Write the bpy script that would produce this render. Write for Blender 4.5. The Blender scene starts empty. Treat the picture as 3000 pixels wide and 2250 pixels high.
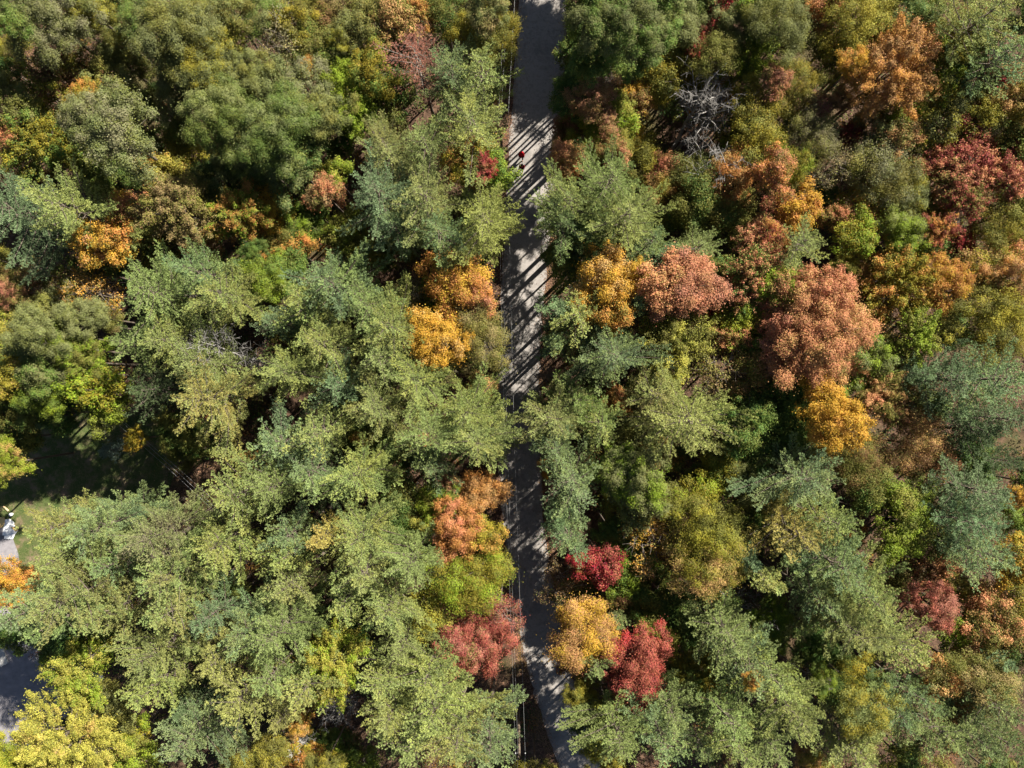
import bpy, math, random
import numpy as np
from mathutils import Vector
R = math.radians
sc = bpy.context.scene
C = sc.collection

# ------------------------------------------------------------------ camera, sky, sun
CAM_H = 70.0
FPX = 2083.0            # focal length in photo pixels (photo 3000 x 2250)
cd = bpy.data.cameras.new("camera"); cam = bpy.data.objects.new("camera", cd); C.objects.link(cam)
cam.location = (0, 0, CAM_H); cam.rotation_euler = (0, 0, 0)
cd.sensor_width = 36.0; cd.lens = 36.0 * FPX / 3000.0
cd.clip_end = 2000.0; cd.clip_start = 0.5
sc.camera = cam

SUN_EL = R(42); SHX, SHY = -0.72, -0.69     # ground direction the shadows fall in
w = bpy.data.worlds.new("World"); sc.world = w; w.use_nodes = True
nt = w.node_tree; bg = nt.nodes["Background"]
sky = nt.nodes.new("ShaderNodeTexSky"); sky.sky_type = 'NISHITA'; sky.sun_disc = False
sky.sun_elevation = SUN_EL
sky.sun_rotation = math.atan2(-SHX, -SHY)
nt.links.new(sky.outputs[0], bg.inputs[0]); bg.inputs[1].default_value = 0.03
sl = bpy.data.lights.new("sun", 'SUN'); sl.energy = 5.0; sl.angle = R(0.55); sl.color = (1.0, 0.945, 0.84)
so = bpy.data.objects.new("sun", sl); C.objects.link(so)
dvec = Vector((SHX, SHY, 0)).normalized() * math.cos(SUN_EL) + Vector((0, 0, -math.sin(SUN_EL)))
so.rotation_euler = dvec.to_track_quat('-Z', 'Y').to_euler(); so.location = (40, 40, 90)
sc.view_settings.view_transform = 'Standard'; sc.view_settings.look = 'None'
sc.view_settings.exposure = 1.45; sc.view_settings.gamma = 1.0
sc.view_settings.use_curve_mapping = False
sc.cycles.max_bounces = 6; sc.cycles.diffuse_bounces = 3; sc.cycles.transmission_bounces = 3

rng = np.random.default_rng(7); random.seed(7)

def px2w(px, py, z=0.0):
    k = (CAM_H - z) / FPX
    return (px - 1500.0) * k, -(py - 1125.0) * k

# ------------------------------------------------------------------ materials
def newmat(name):
    m = bpy.data.materials.new(name); m.use_nodes = True
    n = m.node_tree; return m, n, n.nodes, n.links, n.nodes["Principled BSDF"]

def leaf_material(name, trans=0.32, hue=0.016, val=0.45, nscale=0.55, sharp=5.0, rough=0.6, spec=0.15, use_obj=True, ramp=None):
    m, n, N, L, bs = newmat(name)
    out = N["Material Output"]
    tc = N.new("ShaderNodeTexCoord"); oi = N.new("ShaderNodeObjectInfo"); geo = N.new("ShaderNodeNewGeometry")
    comb = N.new("ShaderNodeVectorMath"); comb.operation = 'ADD'
    mul = N.new("ShaderNodeMath"); mul.operation = 'MULTIPLY'; mul.inputs[1].default_value = 97.0
    L.new(oi.outputs["Random"], mul.inputs[0])
    L.new(tc.outputs["Object"], comb.inputs[0]); L.new(mul.outputs[0], comb.inputs[1])
    ns = N.new("ShaderNodeTexNoise"); ns.inputs["Scale"].default_value = nscale; ns.inputs["Detail"].default_value = 2.0
    L.new(comb.outputs[0], ns.inputs["Vector"])
    cl = N.new("ShaderNodeAttribute"); cl.attribute_type = 'GEOMETRY'; cl.attribute_name = "clump"
    if use_obj:
        t2 = N.new("ShaderNodeAttribute"); t2.attribute_type = 'OBJECT'; t2.attribute_name = "tint"
        ta = N.new("ShaderNodeAttribute"); ta.attribute_type = 'OBJECT'; ta.attribute_name = "tint_share"
        # mask = clamp((noise + (clump-.5)*.4 - (1-share))*sharp + .5)
        a1 = N.new("ShaderNodeMath"); a1.operation = 'MULTIPLY_ADD'; a1.inputs[1].default_value = 0.34
        L.new(cl.outputs["Fac"], a1.inputs[0]); L.new(ns.outputs[0], a1.inputs[2])
        a0 = N.new("ShaderNodeMath"); a0.operation = 'MULTIPLY_ADD'; a0.inputs[1].default_value = 0.30; a0.inputs[2].default_value = -0.15
        L.new(geo.outputs["Random Per Island"], a0.inputs[0])
        a01 = N.new("ShaderNodeMath"); a01.operation = 'ADD'; L.new(a0.outputs[0], a01.inputs[0]); L.new(a1.outputs[0], a01.inputs[1])
        a2 = N.new("ShaderNodeMath"); a2.operation = 'ADD'; L.new(a01.outputs[0], a2.inputs[0]); L.new(ta.outputs["Fac"], a2.inputs[1])
        a3 = N.new("ShaderNodeMath"); a3.operation = 'MULTIPLY_ADD'; a3.use_clamp = True
        a3.inputs[1].default_value = sharp; a3.inputs[2].default_value = 0.5 - 1.17 * sharp
        L.new(a2.outputs[0], a3.inputs[0])
        mx = N.new("ShaderNodeMix"); mx.data_type = 'RGBA'
        L.new(a3.outputs[0], mx.inputs[0]); L.new(oi.outputs["Color"], mx.inputs[6]); L.new(t2.outputs["Color"], mx.inputs[7])
        col = mx.outputs[2]
        if name == "broad_leaf":
            n3 = N.new("ShaderNodeTexNoise"); n3.inputs["Scale"].default_value = 0.9; n3.inputs["Detail"].default_value = 3.0
            of = N.new("ShaderNodeVectorMath"); of.operation = 'ADD'; of.inputs[1].default_value = (31.0, 17.0, 5.0)
            L.new(comb.outputs[0], of.inputs[0]); L.new(of.outputs[0], n3.inputs["Vector"])
            w3 = N.new("ShaderNodeTexWhiteNoise"); w3.noise_dimensions = '1D'
            q0 = N.new("ShaderNodeMath"); q0.operation = 'ADD'; q0.inputs[1].default_value = 3.7; L.new(geo.outputs["Random Per Island"], q0.inputs[0]); L.new(q0.outputs[0], w3.inputs["W"])
            q1 = N.new("ShaderNodeMath"); q1.operation = 'MULTIPLY_ADD'; q1.inputs[1].default_value = 0.36; L.new(w3.outputs["Value"], q1.inputs[0]); L.new(n3.outputs[0], q1.inputs[2])
            q2 = N.new("ShaderNodeMapRange"); q2.inputs[1].default_value = 0.74; q2.inputs[2].default_value = 0.84; q2.inputs[4].default_value = 0.8; L.new(q1.outputs[0], q2.inputs[0])
            q3 = N.new("ShaderNodeMath"); q3.operation = 'MULTIPLY'; L.new(q2.outputs[0], q3.inputs[0]); L.new(oi.outputs["Alpha"], q3.inputs[1])
            mg = N.new("ShaderNodeMix"); mg.data_type = 'RGBA'; mg.inputs[7].default_value = (0.15, 0.165, 0.035, 1)
            L.new(q3.outputs[0], mg.inputs[0]); L.new(col, mg.inputs[6]); col = mg.outputs[2]
    else:
        cr = N.new("ShaderNodeValToRGB"); e = cr.color_ramp.elements
        e[0].position, e[0].color = ramp[0][0], (*ramp[0][1], 1); e[1].position, e[1].color = ramp[-1][0], (*ramp[-1][1], 1)
        for p, c in ramp[1:-1]:
            k = e.new(p); k.color = (*c, 1)
        a1 = N.new("ShaderNodeMath"); a1.operation = 'MULTIPLY_ADD'; a1.inputs[1].default_value = 0.5; a1.inputs[2].default_value = -0.25
        L.new(cl.outputs["Fac"], a1.inputs[0])
        a2 = N.new("ShaderNodeMath"); a2.operation = 'ADD'; L.new(a1.outputs[0], a2.inputs[0]); L.new(ns.outputs[0], a2.inputs[1])
        L.new(a2.outputs[0], cr.inputs[0]); col = cr.outputs[0]
    hsv = N.new("ShaderNodeHueSaturation")
    rnd = geo.outputs["Random Per Island"]
    h1 = N.new("ShaderNodeMath"); h1.operation = 'MULTIPLY_ADD'; h1.inputs[1].default_value = 2 * hue; h1.inputs[2].default_value = 0.5 - hue
    L.new(rnd, h1.inputs[0]); L.new(h1.outputs[0], hsv.inputs["Hue"])
    wn = N.new("ShaderNodeTexWhiteNoise"); wn.noise_dimensions = '1D'; L.new(rnd, wn.inputs["W"])
    v1 = N.new("ShaderNodeMath"); v1.operation = 'MULTIPLY_ADD'; v1.inputs[1].default_value = val; v1.inputs[2].default_value = 1 - val * 0.5
    L.new(wn.outputs["Value"], v1.inputs[0])
    v2 = N.new("ShaderNodeMath"); v2.operation = 'MULTIPLY_ADD'; v2.inputs[1].default_value = 0.42; v2.inputs[2].default_value = 0.79
    L.new(cl.outputs["Fac"], v2.inputs[0])
    v3 = N.new("ShaderNodeMath"); v3.operation = 'MULTIPLY'; L.new(v1.outputs[0], v3.inputs[0]); L.new(v2.outputs[0], v3.inputs[1])
    L.new(v3.outputs[0], hsv.inputs["Value"])
    L.new(col, hsv.inputs["Color"])
    L.new(hsv.outputs[0], bs.inputs["Base Color"]); bs.inputs["Roughness"].default_value = rough
    bs.inputs["Specular IOR Level"].default_value = spec
    tr = N.new("ShaderNodeBsdfTranslucent"); L.new(hsv.outputs[0], tr.inputs[0])
    ms = N.new("ShaderNodeMixShader"); ms.inputs[0].default_value = trans
    L.new(bs.outputs[0], ms.inputs[1]); L.new(tr.outputs[0], ms.inputs[2]); L.new(ms.outputs[0], out.inputs[0])
    return m

def noise_material(name, stops, scale=1.0, detail=6.0, rough=0.9, spec=0.1, bump=0.3, bscale=20.0, second=None, bdist=0.03):
    m, n, N, L, bs = newmat(name)
    tc = N.new("ShaderNodeTexCoord")
    ns = N.new("ShaderNodeTexNoise"); ns.inputs["Scale"].default_value = scale; ns.inputs["Detail"].default_value = detail
    ns.inputs["Roughness"].default_value = 0.65
    L.new(tc.outputs["Object"], ns.inputs["Vector"])
    cr = N.new("ShaderNodeValToRGB"); e = cr.color_ramp.elements
    e[0].position, e[0].color = stops[0][0], (*stops[0][1], 1); e[1].position, e[1].color = stops[-1][0], (*stops[-1][1], 1)
    for p, c in stops[1:-1]:
        k = e.new(p); k.color = (*c, 1)
    L.new(ns.outputs[0], cr.inputs[0]); col = cr.outputs[0]
    if second:
        s2, col2, lo, hi = second
        n2 = N.new("ShaderNodeTexNoise"); n2.inputs["Scale"].default_value = s2; n2.inputs["Detail"].default_value = 5
        L.new(tc.outputs["Object"], n2.inputs["Vector"])
        mr = N.new("ShaderNodeMapRange"); mr.inputs[1].default_value = lo; mr.inputs[2].default_value = hi
        L.new(n2.outputs[0], mr.inputs[0])
        mx = N.new("ShaderNodeMix"); mx.data_type = 'RGBA'; mx.inputs[7].default_value = (*col2, 1)
        L.new(mr.outputs[0], mx.inputs[0]); L.new(col, mx.inputs[6]); col = mx.outputs[2]
    L.new(col, bs.inputs["Base Color"]); bs.inputs["Roughness"].default_value = rough
    bs.inputs["Specular IOR Level"].default_value = spec
    nb = N.new("ShaderNodeTexNoise"); nb.inputs["Scale"].default_value = bscale; nb.inputs["Detail"].default_value = 4
    L.new(tc.outputs["Object"], nb.inputs["Vector"])
    bp = N.new("ShaderNodeBump"); bp.inputs["Strength"].default_value = bump; bp.inputs["Distance"].default_value = bdist
    L.new(nb.outputs[0], bp.inputs["Height"]); L.new(bp.outputs[0], bs.inputs["Normal"])
    return m

M_LEAF = leaf_material("broad_leaf", trans=0.24)
M_NEEDLE = leaf_material("pine_needle", trans=0.16, hue=0.012, val=0.35, nscale=0.4, sharp=3.0, rough=0.55, spec=0.2)
M_UNDER = leaf_material("undergrowth_leaf", trans=0.3, use_obj=False, nscale=0.16, ramp=[
    (0.25, (0.035, 0.075, 0.018)), (0.42, (0.06, 0.10, 0.02)), (0.52, (0.13, 0.12, 0.02)), (0.60, (0.05, 0.085, 0.02)),
    (0.68, (0.17, 0.065, 0.03)), (0.78, (0.20, 0.12, 0.02))])
M_LITTER = leaf_material("fallen_leaf", trans=0.05, use_obj=False, nscale=0.5, ramp=[
    (0.25, (0.10, 0.05, 0.035)), (0.45, (0.19, 0.105, 0.072)), (0.6, (0.28, 0.16, 0.10)), (0.8, (0.25, 0.15, 0.035))])
M_GRASSBLADE = leaf_material("grass_blade", trans=0.2, use_obj=False, nscale=0.35, ramp=[
    (0.25, (0.075, 0.13, 0.028)), (0.5, (0.14, 0.155, 0.055)), (0.75, (0.21, 0.18, 0.10))])
M_BARK = noise_material("bark", [(0.3, (0.07, 0.055, 0.042)), (0.7, (0.19, 0.155, 0.125))], scale=3, bscale=12)
M_DEAD = noise_material("dead_wood", [(0.3, (0.15, 0.14, 0.13)), (0.65, (0.34, 0.32, 0.30))], scale=4, bscale=14)
M_DEADBR = noise_material("dead_twig", [(0.3, (0.12, 0.10, 0.085)), (0.65, (0.28, 0.235, 0.20))], scale=4, bscale=14)
M_BIRCH = noise_material("birch_bark", [(0.35, (0.16, 0.15, 0.14)), (0.5, (0.50, 0.48, 0.45)), (0.8, (0.62, 0.60, 0.56))], scale=5, bscale=10)
M_FLOOR = noise_material("leaf_litter_ground", [(0.3, (0.045, 0.028, 0.02)), (0.5, (0.085, 0.052, 0.034)), (0.62, (0.14, 0.083, 0.055)), (0.75, (0.18, 0.125, 0.08))],
                         scale=2.2, detail=12, bump=0.8, bscale=9, second=(0.12, (0.07, 0.075, 0.025), 0.55, 0.72), bdist=0.08)
M_ROAD = noise_material("asphalt", [(0.25, (0.16, 0.145, 0.135)), (0.42, (0.24, 0.22, 0.20)), (0.52, (0.29, 0.265, 0.245)), (0.58, (0.22, 0.20, 0.185)), (0.75, (0.33, 0.30, 0.275))], scale=1.3, detail=14, rough=0.85, bump=0.25, bscale=60,
                        second=(0.35, (0.14, 0.135, 0.13), 0.55, 0.75), bdist=0.01)
M_DRIVE = noise_material("driveway_asphalt", [(0.3, (0.17, 0.16, 0.17)), (0.5, (0.225, 0.21, 0.22)), (0.7, (0.28, 0.265, 0.27))], scale=1.5, detail=14, rough=0.85, bump=0.2, bscale=50, bdist=0.01)
M_LAWN = noise_material("lawn_soil", [(0.35, (0.05, 0.08, 0.022)), (0.5, (0.085, 0.10, 0.035)), (0.62, (0.17, 0.13, 0.08)), (0.75, (0.24, 0.16, 0.11))], scale=0.9, detail=10, bump=0.5, bscale=15)
M_CONC = noise_material("concrete", [(0.3, (0.34, 0.33, 0.31)), (0.7, (0.44, 0.43, 0.41))], scale=2, bump=0.1)

def plain(name, col, rough=0.6, spec=0.3, var=0.12, scale=6.0):
    lo = tuple(c * (1 - var) for c in col); hi = tuple(min(1, c * (1 + var)) for c in col)
    return noise_material(name, [(0.3, lo), (0.7, hi)], scale=scale, rough=rough, spec=spec, bump=0.05)

# ------------------------------------------------------------------ mesh builders
def mesh_from_arrays(name, V, F, mat, clump=None, smooth=False):
    """V (n,3), F (m,k) quads or tris"""
    V = np.asarray(V, np.float32); F = np.asarray(F, np.int32)
    me = bpy.data.meshes.new(name); k = F.shape[1]; m = len(F)
    me.vertices.add(len(V)); me.vertices.foreach_set("co", V.ravel())
    me.loops.add(m * k); me.loops.foreach_set("vertex_index", F.ravel())
    me.polygons.add(m); me.polygons.foreach_set("loop_start", np.arange(0, m * k, k, dtype=np.int32))
    if clump is not None:
        a = me.attributes.new("clump", 'FLOAT', 'FACE'); a.data.foreach_set("value", np.asarray(clump, np.float32))
    me.update(); me.validate()
    if smooth: me.polygons.foreach_set("use_smooth", np.ones(len(me.polygons), bool))
    me.materials.append(mat)
    return me

def norm(v): return v / (np.linalg.norm(v, axis=-1, keepdims=True) + 1e-9)

def leaf_quads(P, Nn, size, aspect=0.62, g=rng):
    """rhombic leaves at P with normals Nn"""
    n = len(P)
    t = norm(np.cross(Nn, g.normal(size=(n, 3)))); b = np.cross(Nn, t)
    s = (size * g.uniform(0.7, 1.25, n))[:, None] if np.ndim(size) == 0 else size[:, None]
    V = np.stack([P - t * s * .5, P + b * s * aspect * .5 - t * s * 0.08, P + t * s * .5, P - b * s * aspect * .5 - t * s * 0.08], 1).reshape(-1, 3)
    return V, np.arange(4 * n).reshape(n, 4)

class Tubes:
    def __init__(s): s.V = []; s.F = []; s.n = 0
    def add(s, pts, rads, k=5):
        pts = np.asarray(pts, float); m = len(pts)
        T = norm(np.gradient(pts, axis=0))
        ref = np.array([0.31, 0.95, 0.05]) if abs(T[0][2]) > .7 else np.array([0, 0, 1.0])
        A = norm(np.cross(T, ref)); B = np.cross(T, A)
        an = np.linspace(0, 2 * np.pi, k, endpoint=False)
        ring = pts[:, None] + (A[:, None] * np.cos(an)[None, :, None] + B[:, None] * np.sin(an)[None, :, None]) * np.asarray(rads)[:, None, None]
        s.V.append(ring.reshape(-1, 3))
        i = np.arange(m - 1)[:, None] * k; j = np.arange(k)[None]; j2 = (j + 1) % k
        f = np.stack([i + j, i + j2, i + k + j2, i + k + j], -1).reshape(-1, 4) + s.n
        s.F.append(f); s.n += m * k
        # caps as degenerate-free quads (k==4..6): close the tip with a fan folded to quads
    def mesh(s, name, mat): return mesh_from_arrays(name, np.concatenate(s.V), np.concatenate(s.F), mat, smooth=True)

def bez(a, b, lift=0.0, n=6, g=rng, wob=0.04):
    a = np.asarray(a, float); b = np.asarray(b, float); t = np.linspace(0, 1, n)[:, None]
    L = np.linalg.norm(b - a)
    mid = (a + b) / 2 + np.array([0, 0, lift * L]) + g.normal(size=3) * wob * L
    return (1 - t) ** 2 * a + 2 * t * (1 - t) * mid + t ** 2 * b

# ---- broadleaf crown: origin at the crown's base centre; crown radius Rr, height about Hc
def broadleaf(name, Rr, style, seed, leaf=0.125, sparse=1.0, calm=False):
    g = np.random.default_rng(seed)
    Hc = Rr * {'oak': 1.35, 'maple': 1.5, 'star': 1.5, 'fine': 1.45}[style]
    p = g.uniform(0, 2 * np.pi, 4)
    am = 0.8 if calm else 1.0
    def rad(az): return Rr * (0.90 + am * (0.18 * np.sin(2 * az + p[0]) + 0.17 * np.sin(3 * az + p[1]) + 0.13 * np.sin(5 * az + p[2]) + 0.09 * np.sin(8 * az + p[3])))
    cr = {'oak': 0.21, 'maple': 0.18, 'star': 0.16, 'fine': 0.25}[style] * (Rr / 2.6) ** -0.35 * Rr
    area = 2 * math.pi * Rr * Rr
    nc = int(area / (cr * cr * math.pi) * {'oak': 1.55, 'maple': 1.6, 'star': 1.7, 'fine': 1.6}[style] * (0.75 if sparse < 1 else 1))
    Cc = []; tries = 0
    while len(Cc) < nc and tries < 9000:
        tries += 1
        u = g.uniform(-0.35, 1.0); az = g.uniform(0, 2 * np.pi)
        s = math.sqrt(max(0, 1 - max(u, -0.2) ** 2)) if u > 0 else 1.0 + u * 0.35
        q = g.uniform(0.74, 1.14) if g.random() > 0.25 else g.uniform(0.4, 0.74)
        r = rad(az) * s * q
        c = np.array([r * math.cos(az), r * math.sin(az), Hc * 0.42 + (Hc * 0.55) * u * q])
        if all(np.linalg.norm((c - d) * (1, 1, 0.8)) > cr * 0.88 for d in Cc): Cc.append(c)
    Cc = np.array(Cc); nc = len(Cc)
    csz = cr * g.uniform(0.55, 1.45, nc)
    per = np.maximum(8, (csz ** 2 * 4 * math.pi * {'oak': 1.25, 'maple': 1.15, 'star': 1.15, 'fine': 0.95}[style] / (leaf * leaf * 0.34) * 0.42 * sparse).astype(int))
    idx = np.repeat(np.arange(nc), per); n = len(idx)
    d = norm(g.normal(size=(n, 3))); d[:, 2] = np.abs(d[:, 2]) * np.where(g.random(n) < 0.78, 1, -0.6); d = norm(d)
    lump = 1 + 0.30 * np.sin(7 * d[:, 0] + idx * 1.7) * np.sin(7 * d[:, 1] + idx * 2.3)
    rr = (g.random(n) ** 0.32) * lump
    out = norm(Cc - np.array([0, 0, Hc * 0.2]))[idx]
    if style == 'star':
        al = g.uniform(-1.0, 1.5, n)[:, None] * csz[idx][:, None]
        w_ = np.clip(1.15 - np.abs(al / csz[idx][:, None]) * 0.62, 0.15, 1)
        hv = out * (1, 1, 0.55)
        P = Cc[idx] + hv * al + d * (csz[idx] * rr)[:, None] * w_ * (0.80, 0.80, 0.55)
    else:
        P = Cc[idx] + d * (csz[idx] * rr)[:, None] * (1.0, 1.0, 0.72 if style == 'oak' else 0.62) + out * (csz[idx] * 0.15)[:, None]
    P = P + g.normal(size=(n, 3)) * 0.05 * (1, 1, .7)
    st_ = g.random(n) < 0.12; P[st_] += g.normal(size=(int(st_.sum()), 3)) * cr * 0.6
    Nn = norm(d * 1.15 + np.array([0, 0, 0.45]) + g.normal(size=(n, 3)) * (0.5 if style == 'fine' else 0.42))
    V, F = leaf_quads(P, Nn, leaf, 0.72 if style != 'fine' else 0.6, g)
    cl = g.random(nc)[idx]
    crown = mesh_from_arrays(name + "_crown", V, F, M_LEAF, cl)
    tb = Tubes(); z0 = -Hc * 0.05
    nl = 7 if Rr > 2 else 5
    ends = []
    for i in range(nl):
        az = i * 2.4 + p[3]; rr_ = rad(az) * g.uniform(0.35, 0.6)
        e = np.array([rr_ * math.cos(az), rr_ * math.sin(az), Hc * g.uniform(0.35, 0.62)]); ends.append(e)
        tb.add(bez((0, 0, z0), e, 0.08, 6, g), np.linspace(0.055 * Rr ** .5, 0.03 * Rr ** .5, 6))
    ends.append(np.array([0, 0, Hc * 0.5])); tb.add(bez((0, 0, z0), ends[-1], 0, 6, g), np.linspace(0.07 * Rr ** .5, 0.03, 6)); E = np.array(ends)
    for c in Cc[:: 1 if sparse < 1 else 2]:
        j = np.argmin(np.linalg.norm(E - c, axis=1)); tb.add(bez(E[j], c, 0.05, 5, g, 0.08), np.linspace(0.024, 0.010, 5), 4)
        if sparse < 1:
            for _ in range(4):
                tb.add(bez(c, c + norm(g.normal(size=3) + norm(c) * 1.2) * cr * 1.5, 0, 4, g), np.linspace(0.012, 0.006, 4), 3)
    limbs = tb.mesh(name + "_limbs", M_BARK if sparse >= 1 else M_DEADBR)
    return crown, limbs, Rr, Hc

# ---- white pine crown: whorls of plumes; sparse=<1 for thin or dying crowns
def pine(name, Rr, Hc, seed, dens=1.0, narrow=1.0, mat=None, limbmat=None):
    g = np.random.default_rng(seed); tb = Tubes()
    TP = []; TD = []; CL = []; TS = []
    tb.add(bez((0, 0, -0.3), (0, 0, Hc * 0.97), 0, 8, g, 0.01), np.linspace(0.15, 0.02, 8))
    nlev = int(Hc / 0.72); p = g.uniform(0, 6.28, 3)
    ci = 0
    for li in range(nlev):
        f = li / (nlev - 1)
        z = Hc * (0.04 + 0.90 * f)
        prof = (0.80 + 0.35 * f if f < 0.3 else (1.0 - ((f - 0.3) / 0.7) ** 1.7 * 0.86)) * narrow
        nb = g.integers(4, 6)
        a0 = g.uniform(0, 6.28)
        for b in range(nb):
            if f < 0.35 and g.random() < 0.35: continue
            az = a0 + b * 6.283 / nb + g.normal() * 0.22
            Lb = Rr * prof * g.uniform(0.62, 1.12) * (0.90 + 0.20 * math.sin(2 * az + p[0]) + 0.14 * math.sin(3 * az + p[1]))
            if Lb < 0.25: Lb = 0.25
            dh = np.array([math.cos(az), math.sin(az), 0.0]); rise = Lb * g.uniform(0.08, 0.34) + f * Lb * 0.5
            e = dh * Lb + np.array([0, 0, z + rise]); a = np.array([0, 0, z])
            pts = bez(a, e, -0.10, 9, g, 0.05)
            tb.add(pts[::2], np.linspace(0.014 + 0.013 * Lb, 0.008, 5), 4)
            cc = g.random(); sd = np.array([-dh[1], dh[0], 0])
            nbl = max(3, int(Lb / 0.30))
            for t in np.linspace(0.22 if f > .3 else 0.36, 1.0, nbl):
                q = pts[min(8, int(t * 8))] * (1 - (t * 8) % 1) + pts[min(8, int(t * 8) + 1)] * ((t * 8) % 1)
                for sgn in (-1, 1):
                    wl = Lb * 0.30 * (1.08 - t * 0.72) * g.uniform(0.55, 1.25) + 0.12
                    wl = min(wl, 0.85)
                    fw = norm(sd * sgn * (0.85 - 0.3 * t) + dh * (0.45 + 0.6 * t) + np.array([0, 0, g.uniform(0.0, 0.45)]) + g.normal(size=3) * 0.13)
                    k = max(3, int(wl / 0.085 * dens + g.random()))
                    tt = np.linspace(0.22, 1.0, k)[:, None]
                    Q = q + fw * wl * tt + np.array([0, 0, 0.10]) * tt ** 2 + g.normal(size=(k, 3)) * 0.04
                    TP.append(Q); TD.append(np.repeat(norm(fw + np.array([0, 0, 0.5]))[None], k, 0)); CL.append(np.full(k, cc)); 
                    if dens < 0.7: tb.add(np.stack([q, q + fw * wl]), [0.008, 0.004], 3)
    P = np.concatenate(TP); D = np.concatenate(TD); CL = np.concatenate(CL); nq = 9
    n = len(P); P = np.repeat(P, nq, 0); D = np.repeat(D, nq, 0); CL = np.repeat(CL, nq) * 0.8 + 0.2 * g.random(n * nq)
    d = norm(D * 0.85 + g.normal(size=(n * nq, 3)) * 0.50); 
    s = g.uniform(0.11, 0.18, n * nq)[:, None]; wdt = g.uniform(0.024, 0.040, n * nq)[:, None]
    b = norm(np.cross(d, norm(np.array([0, 0, 1.0]) + g.normal(size=(n * nq, 3)) * 0.45)))
    V = np.stack([P - b * wdt * .35, P + d * s * .6 - b * wdt * .5, P + d * s, P + d * s * .6 + b * wdt * .5], 1).reshape(-1, 3)
    crown = mesh_from_arrays(name + "_crown", V, np.arange(4 * n * nq).reshape(-1, 4), mat or M_NEEDLE, CL)
    limbs = tb.mesh(name + "_limbs", limbmat or M_BARK)
    return crown, limbs, Rr, Hc

# ---- leafless tree: whole skeleton in one mesh, origin at the ground
def bare_tree(name, h, spread, seed, mat, stems=1, thick=0.16, depth=4, low=0.35, up=0.45, lean=0.0, wig=1.0):
    g = np.random.default_rng(seed); tb = Tubes()
    def grow(a, d, L, r, k):
        n = 7 if k > 1 else 5; pts = [np.array(a, float)]; dd = d.copy()
        for i in range(n - 1):
            dd = norm(dd + g.normal(size=3) * (0.07 if k == depth else 0.13 * wig) + np.array([0, 0, 0.03])); pts.append(pts[-1] + dd * L / (n - 1))
        tb.add(pts, np.linspace(r, max(r * 0.35, 0.009), n), 6 if r > .05 else 4)
        if k <= 0: return
        nb = g.integers(4, 7) if k < depth else 22
        for i in range(nb):
            t = g.uniform(low if k == depth else 0.15, 1.0); j = min(n - 2, int(t * (n - 1))); q = pts[j] + (pts[j + 1] - pts[j]) * ((t * (n - 1)) % 1)
            az = g.uniform(0, 6.28); side = norm(np.cross(dd, g.normal(size=3)))
            nd = norm(side * 1.0 + dd * 0.55 + np.array([0, 0, up * g.uniform(0, 1)]))
            Lc = spread * g.uniform(0.7, 1.15) * (1.25 - t * 0.6) if k == depth else L * g.uniform(0.35, 0.6)
            grow(q, nd, Lc, max(r * 0.40 * (1.2 - 0.5 * t), 0.010), k - 1)
    for s in range(stems):
        az = s * 6.283 / max(1, stems) + g.uniform(0, 1)
        d = norm(np.array([math.cos(az), math.sin(az), 0]) * (0.15 if stems > 1 else lean) + np.array([0, 0, 1.0]))
        grow((0.15 * math.cos(az) * (stems > 1), 0.15 * math.sin(az) * (stems > 1), -0.1), d, h * g.uniform(0.9, 1.05), thick, depth)
    return tb.mesh(name, mat)

def bole(name, r0, r1, mat):
    g = np.random.default_rng(5); tb = Tubes()
    z = np.linspace(0, 1, 7); pts = np.stack([0.0 * z, 0.0 * z, z], 1)
    tb.add(pts, r0 + (r1 - r0) * z ** 0.8, 9)
    m = tb.mesh(name, mat); return m

# ------------------------------------------------------------------ tree prototypes
BR = {}
for st, radii in (('oak', (2.1, 3.2)), ('maple', (1.3, 2.1, 3.2)), ('star', (1.4, 2.3, 3.2)), ('fine', (1.5, 2.6, 3.5))):
    for ri, rr_ in enumerate(radii):
        BR[(st, ri)] = [broadleaf(f"{st}_{ri}_{k}", rr_, st, 100 + 31 * k + 7 * ri + len(st), leaf=0.096 if st != 'fine' else 0.095, calm=(k == 0)) for k in range(4)]
BR[('sparse', 0)] = [broadleaf(f"sparse_{k}", 2.2, 'fine', 500 + k, leaf=0.13, sparse=0.30) for k in range(3)]
RAD = {'oak': (2.1, 3.2), 'maple': (1.3, 2.1, 3.2), 'star': (1.4, 2.3, 3.2), 'fine': (1.5, 2.6, 3.5), 'sparse': (2.2,)}
PN = [[pine(f"pine_big_{k}", 4.4, 13.0, 900 + k) for k in range(5)],
      [pine(f"pine_mid_{k}", 3.0, 10.5, 940 + k) for k in range(3)],
      [pine(f"pine_thin_{k}", 1.6, 8.0, 970 + k, narrow=0.9) for k in range(2)]]
PRAD = (4.4, 3.0, 1.6)
DYING = [pine("pine_dying", 3.0, 9.0, 990, dens=0.45, mat=M_NEEDLE, limbmat=M_DEADBR)]
BOLE = bole("bole_dark", 1.0, 0.62, M_BARK)

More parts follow.
